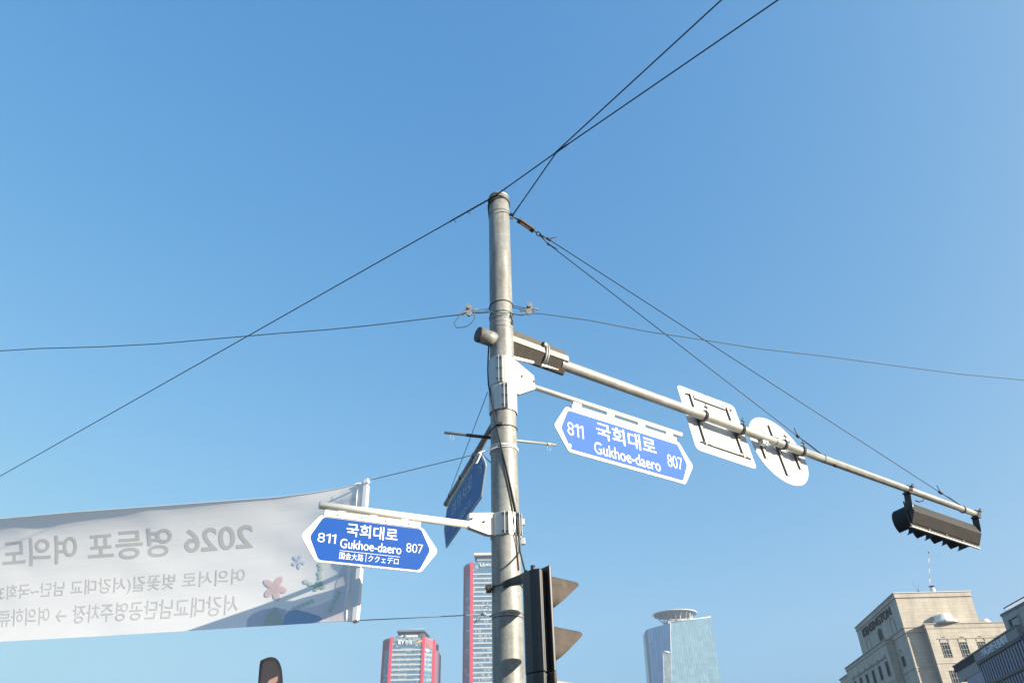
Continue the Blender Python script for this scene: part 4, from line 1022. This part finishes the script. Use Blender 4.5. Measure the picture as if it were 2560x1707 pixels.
# ------------------------------------------------------------------ faceted glass tower with a round helipad
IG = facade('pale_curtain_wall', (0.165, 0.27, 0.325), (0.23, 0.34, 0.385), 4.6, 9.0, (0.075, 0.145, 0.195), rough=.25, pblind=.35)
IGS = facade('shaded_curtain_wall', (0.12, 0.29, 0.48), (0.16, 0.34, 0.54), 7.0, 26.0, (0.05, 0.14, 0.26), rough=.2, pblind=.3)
gt = thing('glass_tower', (285, 1430, 0), 'pale blue faceted glass tower topped by a round helipad dish', 'office building')
k2 = 240 / 1818
def g_(x, y, Y): return atY(1580 + x * k2, 1500 + y * k2, Y)
cT = g_(725, 425, 1400); cB = g_(745, 1568, 1400); rT = g_(1490, 315, 1402); rB = g_(1690, 1568, 1402)
lT = g_(235, 605, 1452); lT2 = g_(285, 548, 1446); lB = g_(335, 1568, 1452)
def ext0(a, b_, z=0.0): return a + (b_ - a) * ((z - a.z) / (b_.z - a.z))
c0_, r0_, l0_ = ext0(cT, cB), ext0(rT, rB), ext0(lT, lB)
c0_.x = max(c0_.x, l0_.x + 3)
def quad(name, m, A0, B0, B1, A1, parent):
    mb = MB(); uvl = mb.bm.loops.layers.uv.new('UVMap')
    f_ = mb.poly([A0, B0, B1, A1]); L_ = (B0 - A0).length; L1 = (B1 - A1).length
    for lp, q in zip(f_.loops, ((0, A0.z), (L_, B0.z), (L_ if abs(L1 - L_) > 15 else L1, B1.z), (0 if abs(L1 - L_) < 15 else L_ - L1, A1.z))): lp[uvl].uv = q
    return mb
bk = V((0, 60, 0))
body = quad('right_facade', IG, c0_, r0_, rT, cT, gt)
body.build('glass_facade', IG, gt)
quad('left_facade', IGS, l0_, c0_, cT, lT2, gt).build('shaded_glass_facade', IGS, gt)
mb = MB(); 
top_ring = [lT2, cT, rT, rT + bk, lT2 + bk]; bot_ring = [l0_, c0_, r0_, r0_ + bk, l0_ + bk]
mb.poly(top_ring)
for i in (2, 3, 4):
    j = (i + 1) % 5; mb.poly([bot_ring[i], bot_ring[j], top_ring[j], top_ring[i]])
mb.build('rear_facade', IGS, gt)
mb = MB(); mb.poly([lT, lT2, l0_ + V((1.5, -1.5, 0)), l0_ + V((-.6, 0, 0))]); mb.build('chamfer', IG, gt)
mb = MB(); mb.tube([cT + V((0, -.4, .4)), rT + V((0, -.4, .4))], .8, 6); mb.tube([cT + V((0, -.4, 0)), cB + V((0, -.4, 0))], .55, 6); mb.build('edge_trim', BM['gwhite'], gt)
# another building's reflection by the ridge, modelled as grey panel and pale rim
bx = [g_(x, y, 1399) for x, y in ((585, 975), (735, 985), (745, 1568), (600, 1568))]
mb = MB(); mb.poly([bx[0] + V((1.5, -.5, -2)), bx[1] + V((0, -.5, -2)), bx[2] + V((0, -.5, 0)), bx[3] + V((1.5, -.5, 0))]); 
q3, q2 = ext0(bx[0], bx[3], 60), ext0(bx[1], bx[2], 60); mb.poly([bx[3] + V((1.5, -.5, 0)), bx[2] + V((0, -.5, 0)), q2, q3])
refl = mb.build('reflection_panel', mat('grey_reflection', (0.22, 0.27, 0.29), .25, 0, .3, .12), gt)
mb = MB()
for i in range(22):
    t = i / 21; p = bx[0].lerp(bx[3], t); mb.tube([p + V((random.uniform(-.5, .6), -1, 0)), bx[0].lerp(bx[3], min(1, t + .04)) + V((random.uniform(-.5, .6), -1, 0))], random.uniform(.5, 1.2), 5)
mb.tube([bx[0] + V((0, -1, 0)), bx[0].lerp(bx[1], .45) + V((0, -1, .6)), bx[0].lerp(bx[1], .8) + V((0, -1, -.8))], 1.5, 6); mb.build('reflection_rim', BM['gwhite'], refl)
# helipad
hc = V((284.5, 1425, 303.0)); HR = 41
hp = []
mb = MB(); mb.tube([hc + V((0, 0, -.9)), hc + V((0, 0, .9))], [HR - 3, HR - 3], 56); deck = mb.build('helipad_deck', mat('helipad_grey', (0.15, 0.155, 0.17), .7, 0, .15, .1), gt)
mb = MB(); mb.tube([hc + V((HR * cos(a), HR * sin(a), .4)) for a in [2 * pi * i / 64 for i in range(65)]], .75, 6, False)
for i in range(40):
    a = 2 * pi * i / 40; mb.tube([hc + V(((HR - 3) * cos(a), (HR - 3) * sin(a), 0)), hc + V((HR * cos(a), HR * sin(a), .4))], .35, 4)
mb.build('helipad_rim', BM['gwhite'], deck)
mb = MB()
for i in range(18):
    a = 2 * pi * i / 18; a2 = a + .17
    foot = hc + V((20 * cos(a2), 15 * sin(a2), -17)); mb.tube([hc + V(((HR - 6) * cos(a), (HR - 6) * sin(a), -1)), foot], .42, 5); mb.tube([hc + V(((HR - 18) * cos(a), (HR - 18) * sin(a), -1)), foot], .35, 5)
mb.build('helipad_truss', BM['gwhite'], deck)
mb = MB(); mb.walls([(268, 1408), (318, 1404), (318, 1440), (268, 1440)], 280, 291.5); mb.build('roof_plant', BM['gwhite'], gt)
mb = MB()
for x, h in ((290, 300), (308, 301)): mb.tube([(x, 1403, 288), (x, 1403, h)], .8, 6)
mb.build('roof_mast', BM['gwhite'], gt)

# ------------------------------------------------------------------ stone hotel
HC = atZ(2080 + 690 * 480 / 2169, 1360 + 550 * 480 / 2169, 62.0)
fxd = V((sin(radians(89.1)), cos(radians(89.1)), 0)); fld = V((sin(radians(8.4)), cos(radians(8.4)), 0))
HS = stone('pale_hotel_stone', (0.59, 0.51, 0.41), 3.2, 1.05, .74)
HSD = stone('hotel_trim_stone', (0.54, 0.465, 0.375), 6.0, 4.0)
ht_ = thing('hotel', (HC.x + 18, HC.y + 25, 0), 'beige stone hotel with dark letters under its cornice and a stepped top', 'hotel')
def hp_(a, b_): q = HC + fxd * a + fld * b_; return (q.x, q.y)
def hblock(name, a0, a1, b0, b1, z0, z1, m=HS, parent=None):
    mb = MB(); mb.walls([hp_(a0, b0), hp_(a1, b0), hp_(a1, b1), hp_(a0, b1)], 62 + z0, 62 + z1); return mb.build(name, m, parent or ht_)
Z0 = -62
tw = hblock('top_block', .3, 26.3, 0.2, 58, -11, -1.5)
hblock('parapet', 0.1, 26.5, 0, 58.2, -1.45, -.12, HSD, tw)
hblock('coping', -.25, 26.8, -.3, 58.6, -.12, .12, BM['rooflt'], tw)
hblock('cornice', -.05, 26.7, -.2, 58.4, -1.62, -1.45, HSD, tw)
wl = hblock('wall', .5, 26, 0.5, 60, Z0, -12.9)
hblock('ledge', .3, 26.3, .2, 60.5, -12.85, -11.3, HSD, wl)
hblock('ledge_coping', .0, 26.6, -.1, 60.8, -11.28, -11.02, HSD, wl)
hblock('belt_course', .3, 26.1, .3, 60.2, -23.7, -23.3, HSD, wl)
hblock('belt_course', .3, 26.1, .3, 60.2, -36.5, -36.1, HSD, wl)
by = hblock('side_bay', -2.3, .4, 16, 80, Z0, -13.4)
hblock('parapet', -2.5, .45, 15.8, 80.3, -13.38, -12.2, HSD, by)
hblock('coping', -2.8, .5, 15.5, 80.6, -12.18, -11.9, HSD, by)
hblock('lintel_course', -2.5, .3, 20.5, 74, -17.3, -17.0, BM['roof'], by)
hblock('belt_course', -2.5, .3, 15.9, 80.2, -25.0, -24.7, HSD, by)
lo = hblock('rear_block', -2.0, 20, 80.7, 96, Z0, -14.6)
hblock('coping', -2.4, 20.2, 80.8, 96.4, -14.58, -14.1, HSD, lo)
wg = hblock('front_wing', 6.7, 40, -2.4, .45, Z0, -12.3)
wgi = hblock('wing_roof_block', 6.9, 40, .6, 50, -14, -12.35, HSD, wg)
hblock('parapet', 6.55, 40.2, -2.55, .4, -12.28, -10.95, HSD, wg)
hblock('coping', 6.3, 40.4, -2.8, .4, -10.93, -10.65, HSD, wg)
hblock('string_course', 9.3, 40.1, -2.58, .3, -15.55, -15.3, HSD, wg)
hblock('string_course', 6.6, 40.1, -2.55, .3, -23.0, -22.75, HSD, wg)
# windows
WG = mat('dark_window_glass', (0.022, 0.03, 0.035), 0.8, 0, .3, 1, spec=.05)
WFr = mat('pale_window_bars', (0.42, 0.43, 0.40), .5)
MOLD = mat('moulding_line', (0.17, 0.155, 0.135), .8)
fwd_ = Fr(HC, 89.1)
def hwin(f, x0, x1, y0, y1, n, arch=True, bars=True):
    mb = MB(); mb.box(f, x0, x1, y0, y1, n, n + .05); w_ = mb.build('window', WG, ht_)
    mb = MB(); mb.box(f, x0 - .18, x0, y0, y1, n, n + .14); mb.box(f, x1, x1 + .18, y0, y1, n, n + .14); mb.box(f, x0 - .18, x1 + .18, y0 - .2, y0, n, n + .18); mb.box(f, x0 - .18, x1 + .18, y1, y1 + .15, n, n + .14); mb.build('frame', HSD, w_)
    if bars:
        mb = MB(); L_ = x1 - x0
        for k in (.3, .7): mb.box(f, x0 + L_ * k - .05, x0 + L_ * k + .05, y0, y1, n + .05, n + .09)
        for k in (.15, .5, .85): mb.box(f, x0, x1, y0 + (y1 - y0) * k - .05, y0 + (y1 - y0) * k + .05, n + .055, n + .095)
        mb.build('glazing_bars', WFr, w_)
    if arch:
        mb = MB(); c = (x0 + x1) / 2; r = (x1 - x0) / 2 + .25; b0_ = y1 + .35
        mb.tube([f.p(c + r * cos(t), b0_ + r * 1.0 * sin(t), n + .06) for t in [pi * i / 14 for i in range(15)]], .07, 5)
        mb.tube([f.p(c, b0_ + r * .5, n + .06), f.p(c, b0_ + r, n + .06)], .07, 5); mb.build('arch_moulding', MOLD, w_)
fw_ = fwd_.at(0, 0, 2.4)
for k in range(5):
    hwin(fw_, 9.75 + 6.02 * k, 12.05 + 6.02 * k, -21.0, -16.75, 0)
    hwin(fw_, 9.75 + 6.02 * k, 12.05 + 6.02 * k, -29.5, -25.2, 0, False)
fls = Fr(HC, 188.4)
fl2 = fls.at(0, 0, 2.3 * sin(radians(80.7)))
for k in range(6):
    x = -20.9 - 9.75 * k; hwin(fl2, x - 1.75, x + 1.75, -23.0, -18.5, 0, True, False)
    hwin(fl2, x - 1.75, x + 1.75, -34, -29, 0, False, False)
fl1 = fls.at(0, 0, -.5 * sin(radians(80.7)))
hwin(fl1, -12.4, -9.0, -21.6, -18.6, 0, True, False); hwin(fl1, -12.2, -8.6, -31.5, -27.5, 0, False, False)
# letters and arches of the top block
flt = fls.at(0, 0, -.3)
mb = MB(); text(mb, flt, 'KENSINGTON', -49, -8.3, -5.4, -2.55, .12, .008, .35); mb.build('hotel_letters', BM['black'], tw)
def archline(xa, xb, yb, yt, fill=False):
    c = (xa + xb) / 2; r = (xb - xa) / 2; ys = yt - r * .55
    arc = [(c + r * cos(t), ys + (yt - ys) * sin(t)) for t in [pi * i / 16 for i in range(17)]]
    if fill:
        mb = MB(); mb.prism(flt, [(xb, yb)] + arc + [(xa, yb)], .02, .06); w_ = mb.build('arched_window', mat('amber_dark_glass', (0.06, 0.055, 0.035), .8, 0, .5, .6, spec=.05), ht_)
    mb = MB(); mb.tube([flt.p(x, y, .06) for x, y in [(xb, yb)] + arc + [(xa, yb)]], .11 if not fill else .16, 5); mb.build('arch_moulding', MOLD, w_ if fill else tw)
archline(-13.0, -7.9, -11, -6.1); archline(-30, -25, -11, -6.25, True); archline(-48, -42.8, -11, -6.5)
# roof things
rm = thing('roof_mast', HC + fxd * 18 + fld * 8, 'slender red and white lattice antenna mast on the hotel roof', 'antenna')
m0, m1 = atY(2080 + 1110 * 480 / 2169, 1360 + 500 * 480 / 2169, 270), atY(2080 + 1093 * 480 / 2169, 1360 + 100 * 480 / 2169, 270)
MR = mat('faded_red_paint', (0.55, 0.30, 0.28), .6); 
for k in range(7):
    mb = MB(); a, b_ = m0.lerp(m1, k / 7), m0.lerp(m1, (k + 1) / 7 - .004)
    for dx, dy in ((-.14, 0), (.14, 0), (0, .2)): mb.tube([a + V((dx, dy, 0)), b_ + V((dx, dy, 0))], .035, 4)
    for j in range(6): mb.tube([a.lerp(b_, j / 6) + V((-.14, 0, 0)), a.lerp(b_, (j + 1) / 6) + V((.14, 0, 0))], .022, 4)
    mb.build('mast_section', MR if k % 2 == 0 else BM['sign'], rm)
mb = MB(); mb.tube([m1, m1 + V((0, 0, .5))], .18, 6); mb.build('beacon', BM['black'], rm)
rv = thing('roof_ventilator', atY(2080 + 1140 * .2213, 1360 + 522 * .2213, 268), 'round white ventilator with a dark cap beside the mast on the hotel roof', 'roof vent')
c = atY(2080 + 1140 * .2213, 1360 + 522 * .2213, 268)
mb = MB(); mb.tube([c - V((0, 0, 1.2)), c + V((0, 0, .3)), c + V((0, 0, .75)), c + V((0, 0, 1.0))], [.85, .85, .7, .4], 20); mb.build('drum', BM['gwhite'], rv)
mb = MB(); mb.tube([c + V((0, 0, 1.25)), c + V((0, 0, 1.4)), c + V((0, 0, 1.55))], [.5, 1.0, .9], 20); mb.tube([c + V((0, 0, .9)), c + V((0, 0, 1.3))], .2, 8); mb.build('cap', BM['black'], rv)
an = thing('aerial', atY(2080 + 978 * .2213, 1360 + 535 * .2213, 266), 'small v shaped aerial on the hotel roof left of the mast', 'antenna')
mb = MB(); c = atY(2080 + 978 * .2213, 1360 + 535 * .2213, 266)
for dx, h in ((-1.1, 3.6), (.8, 2.6)): mb.tube([c, c + V((dx, 0, h))], .035, 4)
mb.tube([c - V((0, 0, .6)), c + V((0, 0, .4))], .22, 6); mb.build('rods', BM['black'], an)
def cooler(u0, u1, v, Y, label):
    p0, p1 = atY(u0, v, Y), atY(u1, v, Y); c = (p0 + p1) / 2; R = (p1 - p0).length / 2
    t = thing('cooling_unit', c, label, 'rooftop unit', 'white round rooftop units')
    mb = MB(); mb.tube([c, c + V((0, 0, R * .22)), c + V((0, 0, R * .25)), c + V((0, 0, R * .62)), c + V((0, 0, R * .66))], [R, R * .82, R * .68, R * .62, R * .5], 24); mb.build('drum', BM['gwhite'], t)
    mb = MB()
    for i in range(10):
        a = 2 * pi * i / 10; mb.tube([c + V((R * 1.0 * cos(a), R * 1.0 * sin(a), .02)), c + V((R * .84 * cos(a), R * .84 * sin(a), R * .23)), c + V((R * .64 * cos(a), R * .64 * sin(a), R * .64))], .06, 4)
    mb.build('pipes', BM['rooflt'], t)
cooler(2080 + 1120 * .2213, 2080 + 1420 * .2213, 1360 + 900 * .2213, 262, 'large white round rooftop unit on the hotel wing in front of the stone block')
cooler(2080 + 1665 * .2213, 2080 + 1800 * .2213, 1360 + 890 * .2213, 268, 'smaller white round rooftop unit at the right corner of the hotel block')

# ------------------------------------------------------------------ grey stone block at the right edge
RB = atZ(2080 + 1905 * .22130, 1360 + 790 * .22130, 30.0)
RS = stone('grey_granite_cladding', (0.50, 0.47, 0.44), 2.4, 1.15, .7)
RGm = facade('blue_reflective_glass', (0.020, 0.075, 0.145), (0.025, 0.085, 0.16), 3.24, 4.2, (0.020, 0.075, 0.145), rough=.3, pblind=.5, spec=.3)
fr_ = Fr(RB, 187.8)
gb = thing('granite_building', RB + V((6, -6, -30)), 'grey granite office block with deep windows and a roof railing at the right edge', 'building')
def fpl(f, x, n): q = f.p(x, 0, n); return (q.x, q.y)
mb = MB(); mb.walls([fpl(fr_, 0, 0), fpl(fr_, 26, 0), fpl(fr_, 26, -18), fpl(fr_, 0, -18)], 0, 29.6); wl = mb.build('wall', RS, gb)
mb = MB(); mb.walls([fpl(fr_, -.12, .12), fpl(fr_, 26.2, .12), fpl(fr_, 26.2, -18.2), fpl(fr_, -.12, -18.2)], 29.6, 30.0); mb.build('coping', mat('dark_coping', (0.14, 0.14, 0.14), .6), gb)
for r_ in range(5):
    for c_ in range(3):
        x, y = 2.5 + c_ * 7.6, -4.05 - r_ * 3.75
        mb = MB(); mb.box(fr_, x, x + 3.75, y, y + 2.45, .01, .03); w_ = mb.build('window', mat('window_blue_glass', (0.05, 0.11, 0.14), .1, 0, .3, .5, spec=.9) if r_ + c_ == 0 else bpy.data.materials['window_blue_glass'], gb)
        mb = MB()
        mb.box(fr_, x - .28, x, y - .2, y + 2.65, .0, .30); mb.box(fr_, x + 3.75, x + 4.0, y - .2, y + 2.65, .0, .30)
        mb.box(fr_, x, x + 3.75, y + 2.45, y + 2.65, .0, .30); mb.box(fr_, x, x + 3.75, y - .2, y, .0, .30); mb.build('frame', RS, w_)
        mb = MB(); mb.box(fr_, x, x + .45, y, y + 2.45, .031, .10); mb.build('side_panel', BM['black'], w_)
mb = MB()
for i in range(40): mb.box(fr_, 1.0 + i * .28, 1.06 + i * .28, 0.05, .78, -.6, -.56)
mb.box(fr_, .9, 14, .05, .11, -.62, -.54); rl = mb.build('roof_railing', BM['sign'], gb)
mb = MB(); mb.box(fr_, .7, 14, .78, .92, -.66, -.50); mb.tube([fr_.p(.9, .8, -.58), fr_.p(1.3, .1, -.58)], .04, 5); mb.build('handrail', BM['black'], rl)

cbd = thing('church_office_building', RB + V((8, 25, -30)), 'lower blue glass building with white Korean sign letters between the hotel and the granite block', 'building')
RO = atZ(2080 + 1985 * .2213, 1360 + 1000 * .2213, 26.75)
fc_ = Fr((RO.x, RO.y, 0), 180 + 13.7)
mb = MB(); mb.walls([fpl(fc_, -34, 0), fpl(fc_, 6, 0), fpl(fc_, 6, -16), fpl(fc_, -34, -16)], 0, 25.0); mb.build('glass_facade', RGm, cbd)
SG = mat('sign_board', (0.20, 0.195, 0.21), .6, 0, .06, 1)
mb = MB(); mb.box(fc_, -22.5, 6, 25.15, 26.75, -.4, .35); sb = mb.build('sign_board', SG, cbd)
mb = MB(); mb.box(fc_, -40, 6, 26.75, 27.0, -2, .5); mb.build('roof_edge', mat('dark_roof_edge', (0.16, 0.14, 0.125), .7), cbd)
mb = MB(); mb.box(fc_, -40, -22.5, 25.6, 26.75, -2, .3); mb.build('eave', BM['black'], cbd)
mb = MB(); mb.box(fc_, -39, -22.6, 23.6, 25.6, -2, .1); mb.build('end_wall', RS, cbd)
mb = MB(); text(mb, fc_, '기독교한국침례회', -17.0, -.2, 25.22, 26.62, .37, .010, .10); mb.build('sign_letters', BM['sign'], sb)
mb = MB(); mb.box(fc_, -22.6, 6, 24.7, 25.12, .0, .30); mb.build('head_beam', mat('dark_beam', (0.05, 0.052, 0.05), .6), cbd)
for i in range(18):
    x = -21.5 + i * 1.62; mb = MB(); mb.box(fc_, x - .06, x + .06, 0.5, 24.65, .02, .10); mb.build('mullion', BM['black'], cbd)
for z in (20.7, 16.5, 12.3, 8.1, 3.9):
    mb = MB(); mb.box(fc_, -34, 6, z - .25, z + .2, .03, .30); mb.build('floor_beam', bpy.data.materials['dark_beam'], cbd)

# ------------------------------------------------------------------ thin air between here and the far towers
hz = MB(); hz.box(Fr((0, 0, 0), 90), -900, 1200, -1.0, 345, -1750, 60)
ho = hz.build('haze', bpy.data.materials.new('haze_air'), None)
hm = bpy.data.materials['haze_air']; hm.use_nodes = True; ht2 = hm.node_tree; ht2.nodes.clear()
o_ = ht2.nodes.new('ShaderNodeOutputMaterial'); pv = ht2.nodes.new('ShaderNodeVolumePrincipled')
pv.inputs['Color'].default_value = (0.70, 0.82, 1.0, 1); pv.inputs['Density'].default_value = 0.00017; pv.inputs['Anisotropy'].default_value = 0.0
ht2.links.new(pv.outputs[0], o_.inputs['Volume'])
tag(ho, kind='stuff')
